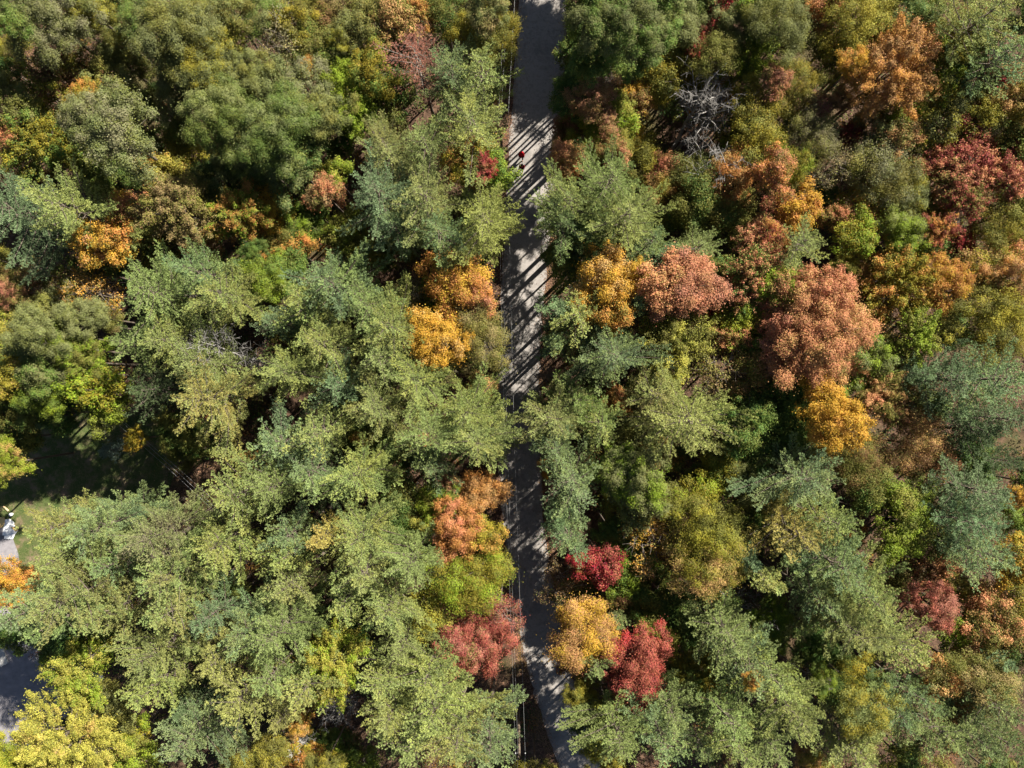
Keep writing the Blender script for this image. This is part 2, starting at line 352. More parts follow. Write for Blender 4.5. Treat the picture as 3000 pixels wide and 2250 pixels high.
# ------------------------------------------------------------------ colours (leaf colours, linear; dark greens also paint in shade, yellowish pine green sunlight)
COL = {
 'pg': (0.232, 0.285, 0.092), 'pb': (0.165, 0.235, 0.108), 'py': (0.315, 0.330, 0.088), 'pd': (0.090, 0.128, 0.050), 'pt': (0.265, 0.255, 0.080), 'pw': (0.36, 0.300, 0.080),
 'gg': (0.165, 0.180, 0.066), 'dg': (0.068, 0.125, 0.028), 'mg': (0.110, 0.165, 0.032), 'lg': (0.190, 0.255, 0.022), 'ol': (0.170, 0.160, 0.035),
 'yo': (0.255, 0.215, 0.024), 'yl': (0.350, 0.320, 0.055), 'go': (0.480, 0.285, 0.035), 'or': (0.420, 0.190, 0.050), 'ot': (0.430, 0.245, 0.095),
 'sa': (0.470, 0.205, 0.100), 'rd': (0.310, 0.082, 0.058), 'cr': (0.300, 0.024, 0.030), 'br': (0.190, 0.095, 0.045), 'tn': (0.250, 0.185, 0.080),
 'pk': (0.340, 0.145, 0.095), 'gy': (0.185, 0.175, 0.090), 'gb': (0.14, 0.19, 0.14)}
CNAME = {'pg': 'grey green', 'pb': 'blue green', 'py': 'yellowish green', 'pd': 'dark green', 'pt': 'dull yellow green', 'pw': 'yellow tinged',
 'gg': 'grey green', 'dg': 'dark green', 'mg': 'mid green', 'lg': 'lime green', 'ol': 'olive green', 'yo': 'yellow olive', 'yl': 'yellow green', 'go': 'golden yellow',
 'or': 'orange', 'ot': 'tan orange', 'sa': 'salmon orange', 'rd': 'red', 'cr': 'crimson', 'br': 'rusty brown', 'tn': 'tan', 'pk': 'dusty pink', 'gy': 'greyish olive', 'gb': 'pale blue green'}

# catalogue: crop origin, then "kind colour[/second[/share]] u v r [h] ; ..." in 2.212 x enlarged photo pixels
CAT = {
(0, 0): """o mg/gg 20 90 160 19;o gg/gy 330 130 240 17;o ol/gg 420 90 150;o ol/yo 640 110 140;o gg/mg 900 110 125;o gg/ol 1170 220 225 15;o ol/gg 1500 90 145;m yl/lg 1480 270 130 12;
o gg/yo 1340 430 215 16;o ol/gg 860 330 180;t br/yo 380 530 205 15;o gg/ol 700 530 175 15;o gg 1140 600 150 15;o gg/gy 1410 560 170 15;o gg/ol 80 690 175 15;m dg 60 470 100 12;
m sa/ol 50 870 135 13;t yo/mg 250 930 195 13;o gg/gy 600 770 165 15;o gg/gy 800 900 215 16;o mg/gg 1440 770 225 16;m yo/or 540 620 85 14;m mg/lg 1010 950 135 9;f ol/yo 1200 1010 140 10;
m br 240 1150 80 9;m dg/gg 1450 1170 150 13;m yl/or 1020 1110 110 12;m dg/mg 830 1130 135 10;m ol/dg 470 1020 120 9;p pb 60 1350 290 19;p pg/py 390 1330 300 20;
s ot 0 0 0;m sa/go 820 1380 125 13;t tn/ol 1150 1360 200 14;t or/lg 1550 1380 150 13;m go/or 740 1560 125 13;m go/sa 590 1590 110 13;m ot/or 1310 1600 95 11;m ol/yo 1070 1600 125 10;
o gg/ol 1610 450 130 15;m ol 1250 1190 120 9;m dg 1600 1210 110 10;m mg/ol 640 1120 110 11;m yl/ol 180 780 95 11;m ol/mg 1170 860 95 10;o gg/ol 1580 900 120 13""",
(750, 0): """m ol/yo 240 130 140 13;o gg/mg 50 90 120 14;f ol/br 420 130 115 12;f tn/ol 590 70 120 12;o ol/gg 740 190 160 15;o gg/yo 560 250 100 14;s gy/tn/0.5 130 300 190 13;f ol/mg 420 300 140 12;
m ot/ol 900 110 125 13;t or/ol 1050 90 100 12;f ol/dg 1230 90 125 12;o gg/tn 1490 50 140 15;f yo/ol 1530 190 165 14;f yo 1360 200 100 13;d pk 1060 360 0;p pb/pg 1270 440 240 18;p py/pg 1460 420 220 18;
p pg/py 1400 790 290 19;o gg 100 570 175 15;o gg/gy 370 610 185 15;m go/or 350 460 75 13;t !lg 610 600 160 13;t lg 670 760 110 12;m yo/mg 750 470 145 13;m mg 540 430 95 11;o mg/gg 150 850 225 16;o gg/ol 450 760 140 14;
m dg/ol 890 610 125 11;m ol/or 900 770 80 9;o gg/dg 240 1060 190 15;o gg/mg 60 1080 150 14;m dg 490 890 110 10;p pt/pg 830 920 240 18;p pg 1080 900 190 18;m lg/yl 500 1130 95 12;m sa/tn 440 1250 100 13;
m go 110 1340 115 12;m or/yo/0.5 1380 1040 140 14;t cr/rd 1490 1090 70 15;m lg/mg 1545 1100 115 13;p pb 790 1230 270 19;p pg/pt 1090 1260 290 19;p py 1480 1390 260 19;p pg/pb 1180 1480 240 18;p pb/pg 880 1440 170 17;
m mg/lg 260 1440 135 11;m dg/mg 370 1360 110 10;t lg/ol 580 1510 125 11;m dg 50 1500 110 10;m ol/or 190 1590 140 12;t yl/ol 690 1620 85 10;m ol/mg 230 380 80 10;m yo/go 1430 1180 70 12""",
(1500, 0): """m lg/gg 480 90 120 18;o gg/mg 690 170 240 19;o gg/mg 930 140 165 15;m dg/mg 560 340 165 16;m mg/dg 820 320 140 14;o gg/mg 560 -150 200 20;o gg/dg 900 -160 210 20;o mg/gg 1240 -110 170 12;o gg 1090 130 135 11;m cr/rd 1370 20 110 12;o gg 1420 170 135 11;m br/cr 1260 200 60 10;
m mg/lg 1600 70 125 13;t lg/dg 1560 350 170 11;t cr/br 1200 290 60 10;f ol 1320 360 115 12;s pk/tn 620 500 95 11;f yo/ol 970 460 135 12;f ol 1130 410 120 12;m ot/pk 530 660 135 12;k 700 600 85 10;m ot/go 830 630 95 12;
m gg/mg 1000 600 95 12;f yo 1170 520 95 11;m ot/yo 1340 480 85 12;m go/or 1290 640 115 12;m dg 385 600 120 13;m dg/mg 440 215 100 12;m dg/ol 430 340 95 11;m dg/mg 410 470 95 10;m yl/lg 690 740 115 11;m pk/br 390 780 85 9;m br/tn 300 850 70 8;m lg/yl 520 880 125 10;f yl/ol 680 860 90 10;
f yo/go 780 880 95 10;m sa/ot 360 1000 85 13;m sa/or 240 1080 80 12;m sa/ol 650 970 100 13;m sa/rd 1000 1080 80 11;f ol/yo 860 1050 120 11;f ol/dg 1420 770 140 12;f yo/ol 1600 740 125 12;f yo/lg 1440 960 135 12;f yo/ol 1590 920 140 12;
p pg 650 1140 270 19;p pg/py 380 1300 240 18;p py/pg 760 1370 270 19;p pd/pg 190 1440 210 17;f yo/ot 960 1190 105 11;f ol/gg 1170 1140 125 12;m or 1090 1200 55 10;f ol/dg 1210 1290 150 12;m !or/ot 1430 1140 135 13;
f ol 1450 1350 125 11;c pg/pb 930 1530 140 15;p pg 1240 1580 160 16;c pb 1040 1620 90 14;f ol/dg 1390 1440 125 11;m mg/pd 520 1540 140 13;t sa/mg 1580 1560 125 12;m yl/mg 340 1640 95 10;f dg/ol 1090 1400 110 9;f ol/br 720 400 90 9""",  # the oaks centred above the top edge are added to shade the road
(2250, 0): """f gg/ol 60 160 180 14;m or/sa 400 40 110 13;f ol/br 290 200 150 12;f yl/yo 560 100 200 15;m or/yo 700 160 110 14;f dg/yo 440 370 185 12;m yo/go 620 320 110 12;o gg/dg 880 110 150 15;m ol/yo 1010 180 95 12;
p py/pg 1420 90 300 20;p pg/pb 1560 330 230 19;f yo/ol 1330 190 105 13;f yo/ot 1210 270 110 12;t !ot/or 800 450 240 15;m go/or 560 430 90 14;t or/sa 990 320 105 14;t yo/lg 1180 410 155 14;m cr/ol/0.55 1420 540 130 13;m ot/gg 1610 530 110 14;
f yo/ol 150 560 160 13;m pk/sa 50 530 85 14;m pk/tn 310 700 100 12;m ot/br 450 640 75 11;f yo/or 660 700 105 11;m yo/lg 880 750 135 12;m gg/yo 1130 780 130 12;m yo/gg 1400 750 115 12;m tn/gg 740 860 120 11;t cr/br 500 880 90 10;
m ot/gg 830 880 115 12;f yo/ol 970 960 125 11;f gy/ol 290 930 160 13;f yo/lg 60 960 105 11;m rd/sa 1300 880 120 13;f yo/gg 1440 970 105 12;m rd/cr 1590 1010 95 13;t !rd/sa 1140 1060 120 13;t !rd/sa 1320 1090 140 14;m sa/ol 1230 1180 130 13;
t rd/ol 1290 1290 115 13;t rd/sa 1580 1170 115 13;f yo/ol 1470 1160 85 11;m sa/or 50 1130 125 14;f yo/lg 180 1060 105 12;s gy/tn 370 1090 140 12;f gy/ol 700 1010 140 12;f ol/gy 740 1150 185 13;m ol/ot 130 1250 90 11;m !go/or 200 1350 120 14;
m sa/rd 60 1370 85 13;m gg/yo 900 1290 130 13;m lg/or 630 1340 125 12;m dg/mg 350 1290 95 9;m sa/ol 450 1410 95 11;m yo/lg 570 1520 125 13;m lg/gg 870 1500 135 12;p pg/py 240 1560 200 17;m rd/or 40 1550 90 13;t rd/or 1110 1480 90 12;t cr/rd 1270 1580 85 11;
k 1240 1440 110 11;f yo/ol 1510 1460 180 13;m dg 1610 1280 110 10;m yo/or 1070 1340 100 10;m or/gg 800 1430 80 10;m dg/mg 850 1630 100 9;m sa/or 1560 1640 105 13;m ot/yo 1010 1590 85 9;o gg/dg 1680 120 160 17;m yo/ot 1680 650 150 14;m mg/ol 1660 860 130 12;f ol 1700 1330 120 12;m ol/dg 1560 880 110 10;m dg/br 60 260 70 9;f ol/dg 1200 640 110 8""",
(0, 750): """o ol/pk 50 220 125 13;s br/tn 300 160 130 11;m ol/mg 400 200 105 10;s go/ot 570 240 150 12;m dg/mg 600 90 120 10;o gg/ol 330 380 155 14;f tn/ol 110 370 125 12;o gg 540 430 135 14;m yl/lg 50 520 120 13;f ol/tn 660 400 90 11;
m lg/mg 430 600 140 12;o gg 240 500 160 14;m gg/dg 170 650 140 12;m yo/ot/0.25 40 780 125 13;o gg/mg 290 760 140 13;t ol/lg 560 690 150 13;m mg/lg 270 910 145 13;t yo/lg 590 850 140 14;m lg/ol 690 1010 110 11;m ol/dg 60 1010 130 11;
p pg 970 220 290 19;p pb/pg 1260 90 240 18;p py/pg 1430 240 260 19;p pg 800 560 160 17;p pg/py 1060 540 240 18;p pg 1270 680 250 18;p pw/pg 1300 920 290 19;p pd 950 870 200 15;m dg/ol 1120 1130 130 9;m yo/go 870 1190 65 8;f ol/dg 1180 1280 90 6;
c gb 680 1270 75 5;m lg/ot/0.3 5 1350 130 12;k 1340 420 125 14;k 1640 730 240 17;p pg/py 1500 1560 230 18;m or/br 1610 1360 80 9;m dg 400 1020 120 9;f ol/dg 1300 1170 110 8;m ol/tn 180 170 100 10;m dg/ol 120 1180 100 8""",
(750, 750): """m lg/mg 60 140 140 12;m mg/dg 200 80 115 11;p pb/pg 470 160 280 19;p pg 700 300 200 18;p pb 100 420 150 16;p py/pg 290 300 210 18;p py/pg 850 440 250 19;p py/pg 420 560 250 18;p pg 790 650 210 18;
p pg/py 180 750 240 18;p pb 520 820 200 17;p pg/py 1030 800 240 18;p pg/pt 780 980 250 18;m !or/go 1290 200 180 13;m sa/or 1450 270 95 13;s gy/ol 1030 240 120 11;m mg/lg 1150 310 115 10;m !go/ot/0.3 1170 540 150 14;f ol/tn 1430 490 175 13;
f tn/gg 1250 740 110 11;k 1430 720 120 9;f ot/ol 1470 840 85 9;p py/pg 1370 1010 260 18;p pg/py 1440 1200 260 18;p pg 1130 1180 250 18;p pb/pg 130 1200 230 17;p pg/py 380 1150 230 18;f dg/ol 660 1130 130 10;m ot 1110 1190 40 15;
p pg/py 640 1420 280 19;p pb/pg 330 1400 230 18;p pg 90 1500 240 18;p pg/pb 1130 1370 170 15;p pd/pg 1600 1215 140 15;f dg/ol 950 1570 130 11;m yl/lg 1130 1600 90 11;m lg/mg 1220 1560 95 11;m !ot/or 1430 1550 130 12;m pk/ot 1240 1480 65 12;f dg 900 1270 100 9;m or/yo 690 1190 50 11""",
(1500, 750): """m !go/ot 600 170 185 15;m go 820 130 75 14;c pg/pb 810 300 110 15;m go/or 680 340 110 14;m !sa/ot 970 170 130 15;m !sa/pk 1120 200 190 15;m cr 1250 310 90 10;m mg/yl 380 50 115 11;k 320 160 100 8;p py/pg 430 380 230 17;p pb 240 340 130 15;p pg/pb 210 560 130 14;
f br/ol 130 500 70 8;p pb/pg 680 640 260 18;p pd/pg 500 700 170 15;t ol/yl 1050 570 200 14;m lg 790 860 60 8;t sa/mg 1560 90 140 14;t sa/dg 1510 230 120 13;m lg/yo 1480 380 125 12;t sa/lg 1430 500 115 12;m lg/mg 1600 540 120 12;
s tn/ol 1330 760 170 13;f ot/ol 1570 750 150 13;k 260 780 125 7;p pg/mg 430 930 190 15;m or/sa 680 940 85 11;p pt/pg 160 1050 240 17;p pg/py 600 1100 160 16;p pt/py 1160 1060 340 20;p pt/pg 970 900 200 18;p pg/pb 300 1270 170 16;m go/or 200 1380 60 9;
p pb/pg 420 1480 230 17;m gg/lg 680 1390 140 13;o gg/lg 860 1470 175 14;f ol/gg 780 1230 110 11;m gg/ol 830 1600 120 13;m mg/dg 1540 1110 185 14;m mg/dg 1610 900 100 11;m yo/mg 1380 1350 120 11;f gg/ol 1570 1370 160 13;f yo/lg 1200 1570 140 13;
f ol 1050 1590 105 12;m or 960 1640 50 11;k 1510 1580 80 8;m ol/dg 1260 1450 110 9;m dg/or 980 1300 120 8""",
(2250, 750): """c pg 200 150 90 14;m sa/lg/0.6 60 190 120 14;m !sa/ot/0.4 370 250 175 16;m !sa/ot/0.4 330 500 260 17;m !sa/pk 120 500 170 15;m sa/ot 400 680 140 15;t yo/or 850 190 215 15;m !or/go 1150 160 135 15;m yo/ot 690 90 100 12;f ot/yo 1440 80 150 14;
f ol/yo 1390 340 210 15;m ot/or 1590 150 140 15;f ol/yo 1510 520 160 14;z pb 1275 550 45 14;t lg/ol 960 520 135 13;f ol/dg 690 270 110 10;m dg 1150 480 115 9;m gg/lg 640 680 150 13;m lg 560 610 80 12;t ol/sa 700 860 165 13;t sa/ol 800 1030 75 12;
m mg/dg 200 890 215 15;m dg/mg 90 1110 165 13;m !go/or/0.35 430 1040 190 18;f ol/br 560 1300 180 14;m go/yl 320 1240 70 13;f br/ot 950 1220 175 12;f br/sa 1090 1350 110 11;p pb 1230 780 190 17;p pb/pg 1540 790 240 19;c pb 1040 760 90 15;
m pg 1050 950 90 11;p pd 1400 1130 200 15;p pd/pb 1600 1060 190 17;m dg 1330 1310 140 10;p pb/pg 260 1440 270 19;f yo/gy 50 1420 160 13;m lg/gg 880 1570 160 13;s br/tn 1150 1560 110 9;p pb 1430 1530 220 18;m or/go 1640 1560 70 14;f ol 1230 1420 80 8;s br/ot 1000 840 80 8;p pd 1560 1330 150 14""",
(0, 1500): """p py/pg 290 110 200 17;p pb/pg 600 120 270 18;p pg/gy 960 170 280 19;p py/pg 370 310 240 18;p pb/pg 690 350 200 17;p pg/pt 1060 430 270 19;p py/pg 1400 220 250 18;p pt/pg 370 600 290 22;p pd/pg 280 760 150 21;m dg/mg 340 880 90 13;m dg/mg 200 720 140 14;m dg 90 800 100 12;m dg/mg 420 760 120 13;p pb/pg 120 670 230 21;
p pt/pg 650 680 230 18;p pt/pg 1090 660 230 18;m or/go 60 440 135 12;m lg/mg 640 880 110 10;t yl/lg 510 1010 185 13;p pg/pt 940 950 240 18;p pb 1320 700 160 17;p pg/pb 1570 780 240 18;p py/pt 1400 960 220 18;p py/pg 950 1170 200 17;p pt/py 1530 1230 230 18;
m ol/gg 690 1290 150 11;m ol/yo 590 1210 100 10;t yl/ot/0.25 430 1500 250 15;m lg/yo 60 1610 150 14;m lg/yo 850 1450 105 9;m ol/lg 880 1610 120 10;p pb/pg 1190 1500 250 17;p pd/pb 1200 1310 130 14;f ol/yo 1550 1580 120 9;k 1120 980 110 13;k 820 1550 80 8""",  # dark green maples and pine by the driveway: half hidden, added to shade it
(750, 1500): """p pb/pg 200 160 190 17;p pg/py 180 300 190 17;p pw 410 180 120 18;p pg/py 660 170 270 19;p pt/pg 190 490 210 17;p pg 1000 330 250 18;p pg/py 690 400 230 18;p py/pg 560 600 190 17;p pg/py 860 640 250 18;m dg/mg 960 100 120 10;m yl/lg 1130 60 85 11;
m !or/sa 1290 110 145 13;m yo/or 1460 170 115 13;f yo/lg 1350 420 210 14;f yl/yo 1500 330 145 13;f yo/yl 1150 610 145 13;m !rd/pk/0.35 1440 790 215 12;m rd/pk 1300 850 150 13;s rd/pk 1590 640 110 12;p pg 110 800 270 19;t !yl/lo 510 970 180 14;m dg 600 790 115 9;
p py/pg 300 1170 220 17;p pg 60 1110 180 17;p pt 150 1350 150 16;p pg 940 890 170 16;p pg/py 820 1120 200 17;p pg/py 1100 1100 220 18;p py/pg 870 1330 240 18;p pg/py 1140 1320 240 19;p pg 1000 1520 220 18;p py/pg 1300 1500 260 19;p pb/pg 1510 1540 220 18;
k 520 1260 180 9;m or/yo 300 1300 75 8;m go/ot 270 1400 60 8;b 230 1510 150 8;m or/yo 280 1600 100 8;f ol/yo 90 1580 110 9;m br/dg 560 1560 110 5;m mg/dg 450 1500 90 6;m br/ol 1230 1000 80 4""",
(1500, 1500): """p pb/pg 380 170 185 16;p pd/pb 150 60 110 15;m !cr/rd 580 350 115 12;m cr 460 330 65 12;m lg/mg 750 370 140 10;m mg/dg 640 120 85 10;s go/ot 850 120 180 12;s tn/br 300 440 130 8;f ol/yo 1260 90 215 15;f yo/ot 1240 290 200 14;m br/pk 990 430 85 4;
f !ot/go/0.5 460 770 200 12;c pg/gg 690 710 95 11;m yl/lg 870 740 75 9;m yl/lg 1010 800 95 9;m !rd/cr/0.30 830 930 165 13;m !rd/cr/0.30 780 1090 155 13;p pg 560 1010 140 14;m br/rd 400 960 85 6;f yo/dg 1190 1040 155 11;m go/yo 1280 1140 75 11;m mg/yl 640 1350 150 11;
m dg/mg 470 1340 120 8;m yl/ol 870 1270 60 10;m lg/dg 1030 1120 95 9;m mg/dg 1250 680 160 10;m dg/ol 900 570 160 9;m dg/mg 1080 640 120 9;p pg 1430 830 230 18;p pg/pb 1560 1010 220 18;l 1500 640 150 3;c pb 1560 330 110 15;p pg 1050 1330 190 17;
p pg 700 1480 240 18;p pg/pb 990 1500 220 18;p pd/pg 1220 1500 180 16;p pg 1430 1370 220 18;p pg/py 1500 1570 200 18;m or/go 1560 1090 50 17;m dg/ol 420 520 110 5;m dg 1000 560 100 6""",
(2250, 1500): """p pw/pt 220 160 220 18;p pg/py 430 70 200 18;m br/or 540 150 80 10;m lg/ol 850 80 195 13;p pb 1370 80 250 18;p pb/pg 1460 290 220 18;m go/yo 1630 340 120 14;f yo/ol 1570 550 150 12;p py/pg 50 480 120 17;p pg/pb 480 360 290 19;
p pg/py 700 570 270 19;p pg/pb 380 600 200 17;p pg/pt 600 800 260 19;p py/pg 920 890 220 18;m dg 330 880 130 8;m ol/tn 840 410 95 9;t br/sa 1080 370 115 10;m !pk/rd 1060 600 145 12;m lg 1190 750 125 11;m ol/sa 1450 760 190 13;p pb 1510 970 130 14;
f ol/tn 1350 1070 210 15;m or/ot 1140 1090 115 14;m or/ot 1250 1270 90 13;p pg/py 60 1100 230 18;p pg/py 210 1350 240 18;p pg 60 1560 190 17;k 270 1120 80 11;f dg/yo 560 1130 160 10;f pg/yo 640 1330 180 14;p py/pg 600 1560 210 17;p pb/pg 870 1330 170 16;
p pg/pb 1050 1260 150 16;p pg 1160 1450 210 17;p pg/pd 1500 1270 220 17;p pd/pg 1390 1500 190 16;p pg/pd 1600 1540 170 17;m lg/dg 40 720 125 10;k 420 1480 110 10;m dg/yo 870 1600 100 9;m mg/dg 1350 620 100 8"""}
COL['lo'] = COL['lg']; CNAME['lo'] = 'lime green'

KNAME = {'o': 'oak_tree', 'm': 'maple_tree', 't': 'maple_tree', 'f': 'birch_tree', 's': 'thinning_tree', 'p': 'pine_tree', 'c': 'pine_tree', 'z': 'pine_tree', 'k': 'dead_tree', 'b': 'dead_tree', 'l': 'fallen_tree', 'd': 'pine_tree'}
KCAT = {'oak_tree': 'oak tree', 'maple_tree': 'maple tree', 'birch_tree': 'birch tree', 'thinning_tree': 'thin tree', 'pine_tree': 'pine tree', 'dead_tree': 'dead tree', 'fallen_tree': 'fallen tree'}
KGRP = {'oak_tree': 'green rounded oaks of the forest', 'maple_tree': 'autumn maples of the forest', 'birch_tree': 'fine leaved birches of the forest', 'thinning_tree': 'thin crowned trees losing leaves',
        'pine_tree': 'tall white pines of the forest', 'dead_tree': 'bare dead trees of the forest', 'fallen_tree': None}

# road centre line in photo pixels on the ground
ROADC = [(1600, -420), (1597, -150), (1590, 0), (1583, 150), (1570, 340), (1556, 520), (1543, 700), (1530, 900), (1521, 1100), (1520, 1250), (1524, 1400), (1535, 1550), (1556, 1700), (1585, 1850), (1620, 2000), (1660, 2120), (1706, 2250), (1770, 2400), (1880, 2620)]
rc = np.array([px2w(*p) for p in ROADC]); RW = 2.35
def catmull(P, n=10):
    P = np.array(P, float); out = []
    for i in range(len(P) - 1):
        p0, p1, p2, p3 = P[max(0, i - 1)], P[i], P[i + 1], P[min(len(P) - 1, i + 2)]
        for t in np.linspace(0, 1, n, endpoint=False):
            out.append(0.5 * (2 * p1 + (p2 - p0) * t + (2 * p0 - 5 * p1 + 4 * p2 - p3) * t * t + (3 * p1 - p0 - 3 * p2 + p3) * t ** 3))
    out.append(P[-1]); return np.array(out)
RCL = catmull(rc, 8)
def road_dist(x, y):
    x = np.atleast_1d(x); y = np.atleast_1d(y)
    xs = np.interp(-y, -RCL[::1, 1], RCL[:, 0]); return x - xs

# open yard (lawn + driveway) at the left, ground polygon in photo pixels
LAWN = [(-160, 1300), (60, 1260), (200, 1190), (420, 1215), (520, 1300), (500, 1420), (430, 1520), (300, 1600), (180, 1690), (60, 1760), (-160, 1800)]
DRIVE = [(-200, 1555), (-60, 1545), (20, 1548), (42, 1590), (56, 1640), (40, 1700), (30, 1780), (60, 1850), (150, 1900), (290, 1960), (300, 2060), (190, 2110), (110, 2160), (60, 2210), (-20, 2260), (-200, 2300)]
def inpoly(x, y, poly):
    x = np.atleast_1d(x); y = np.atleast_1d(y); c = np.zeros(len(x), bool); n = len(poly)
    for i in range(n):
        x1, y1 = poly[i]; x2, y2 = poly[(i + 1) % n]
        t = ((y1 > y) != (y2 > y)) & (x < (x2 - x1) * (y - y1) / (y2 - y1 + 1e-12) + x1); c ^= t
    return c
LAWNW = [px2w(*p) for p in LAWN]; DRIVEW = [px2w(*p) for p in DRIVE]

# ------------------------------------------------------------------ ground, road, yard
def sheet(name, poly, z, mat, label=None):
    me = bpy.data.meshes.new(name); me.from_pydata([(x, y, z) for x, y in poly], [], [list(range(len(poly)))[::-1] if False else list(range(len(poly)))])
    me.materials.append(mat); me.update()
    if me.polygons[0].normal.z < 0: me.flip_normals()
    o = bpy.data.objects.new(name, me); C.objects.link(o); o['kind'] = 'structure'; return o
g_ = 450.0
sheet("ground", [(-g_, -g_), (g_, -g_), (g_, g_), (-g_, g_)], 0.0, M_FLOOR)
sheet("lawn", catmull(np.array(LAWNW + [LAWNW[0]]), 4)[:-1], 0.004, M_LAWN)
sheet("driveway", catmull(np.array(DRIVEW + [DRIVEW[0]]), 4)[:-1], 0.009, M_DRIVE)
gr = np.random.default_rng(3)
nrm = norm(np.gradient(RCL, axis=0)); nr = np.stack([-nrm[:, 1], nrm[:, 0]], 1)
RWv = np.interp(-RCL[:, 1], [-20, -5, 60], [RW, RW - 0.30, RW - 0.30]); wl = RWv + gr.normal(size=len(RCL)) * 0.09; wr = RWv + gr.normal(size=len(RCL)) * 0.09
Lp = RCL + nr * wl[:, None]; Rp = RCL - nr * wr[:, None]
V = np.concatenate([np.c_[Lp, np.full(len(Lp), .010)], np.c_[RCL, np.full(len(Lp), .035)], np.c_[Rp, np.full(len(Lp), .010)]]); k = len(RCL)
F = np.array([(i, i + 1, i + 1 + j * k + (0), i) for i in range(0) for j in range(0)] or [[a * k + i, (a + 1) * k + i, (a + 1) * k + i + 1, a * k + i + 1] for a in (0, 1) for i in range(k - 1)])
me = mesh_from_arrays("road", V, F, M_ROAD)
if me.polygons[0].normal.z < 0: me.flip_normals()
o = bpy.data.objects.new("road", me); C.objects.link(o); o['kind'] = 'structure'
slab = [px2w(*p) for p in ((-70, 1830), (-2, 1858), (26, 1942), (-70, 1990))]
sm = bpy.data.meshes.new("concrete_slab"); zt = 0.12
sm.from_pydata([(x, y, 0.0) for x, y in slab] + [(x, y, zt) for x, y in slab], [], [(4, 5, 6, 7)[::-1], (0, 1, 5, 4)[::-1], (1, 2, 6, 5)[::-1], (2, 3, 7, 6)[::-1], (3, 0, 4, 7)[::-1]]); sm.materials.append(M_CONC); sm.update()
o = bpy.data.objects.new("concrete_slab", sm); C.objects.link(o); o['label'] = 'pale concrete slab lying on the shaded driveway at the left edge'; o['category'] = 'slab'

# ------------------------------------------------------------------ parse the catalogue and place the trees
TREES = []
bad = []
def add_child(name, me, par, loc=(0, 0, 0), scale=(1, 1, 1), rot=0.0, color=None, tint=None, share=None, alpha=1.0):
    o = bpy.data.objects.new(name, me); C.objects.link(o); o.parent = par
    o.location = loc; o.scale = scale; o.rotation_euler = (0, 0, rot)
    if color is not None:
        o.color = (*color, alpha); o["tint"] = list(tint); o["tint_share"] = float(share)
    return o
def jit(c, g, a=0.10):
    f = g.uniform(1 - a, 1 + a); return tuple(float(min(0.8, x * f * g.uniform(1 - a * .6, 1 + a * .6))) for x in c)

DEADV = {}
ti = 0
# saplings and smaller trees standing in the gaps between the catalogued crowns
cov = []
for (ox, oy), txt in CAT.items():
    for ent in txt.replace("\n", "").split(";"):
        tk = ent.split(); nn_ = [float(v) for v in (tk[1:] if tk[0] in 'kbl' else tk[2:])]
        cov.append((ox + nn_[0] / 2.212, oy + nn_[1] / 2.212, nn_[2] / 2.212 * (0.25 if tk[0] in 'kbl' else 1.05)))
cov = np.array(cov); fg = np.random.default_rng(21); fills = []
EXCL = [(1440, 2000, 110), (1500, 2120, 80), (560, 1440, 110), (640, 1390, 80), (110, 150, 70), (723, 1062, 110), (2000, 390, 130), (1617, 1100, 55), (1000, 2070, 80), (850, 2180, 80), (2190, 1790, 90)]
for _ in range(9000):
    a, b = fg.uniform(-30, 3030), fg.uniform(-30, 2280); r_ = fg.uniform(34, 62)
    if np.any(np.hypot(cov[:, 0] - a, cov[:, 1] - b) < cov[:, 2] + r_ * 0.30): continue
    if any(math.hypot(a - e[0], b - e[1]) < e[2] for e in EXCL): continue
    if 1440 < a < 1690 and abs(a - np.interp(b, [p[1] for p in ROADC], [p[0] for p in ROADC])) < 72 + r_ * 1.0: continue
    if a < 560 and 1230 < b < 1640 or (a < 340 and 1830 < b < 2200): continue
    cov = np.vstack([cov, (a, b, r_)])
    pal = ['dg/mg', 'mg/ol', 'ol/dg', 'lg/mg', 'ol/yo', 'dg/ol'] + (['yo/ol', 'br/ol', 'ot/yo', 'yo/mg'] if a > 1650 else ['ol/br'])
    fills.append(f"{fg.choice(['m', 'f', 'o'])} {fg.choice(pal)} {a * 2.212:.0f} {b * 2.212:.0f} {r_ * 2.212:.0f} {fg.uniform(8, 12):.1f}")
CAT[(0.0, 0.0)] = (CAT[(0, 0)] + ";" + ";".join(fills))
print("FILLS", len(fills))
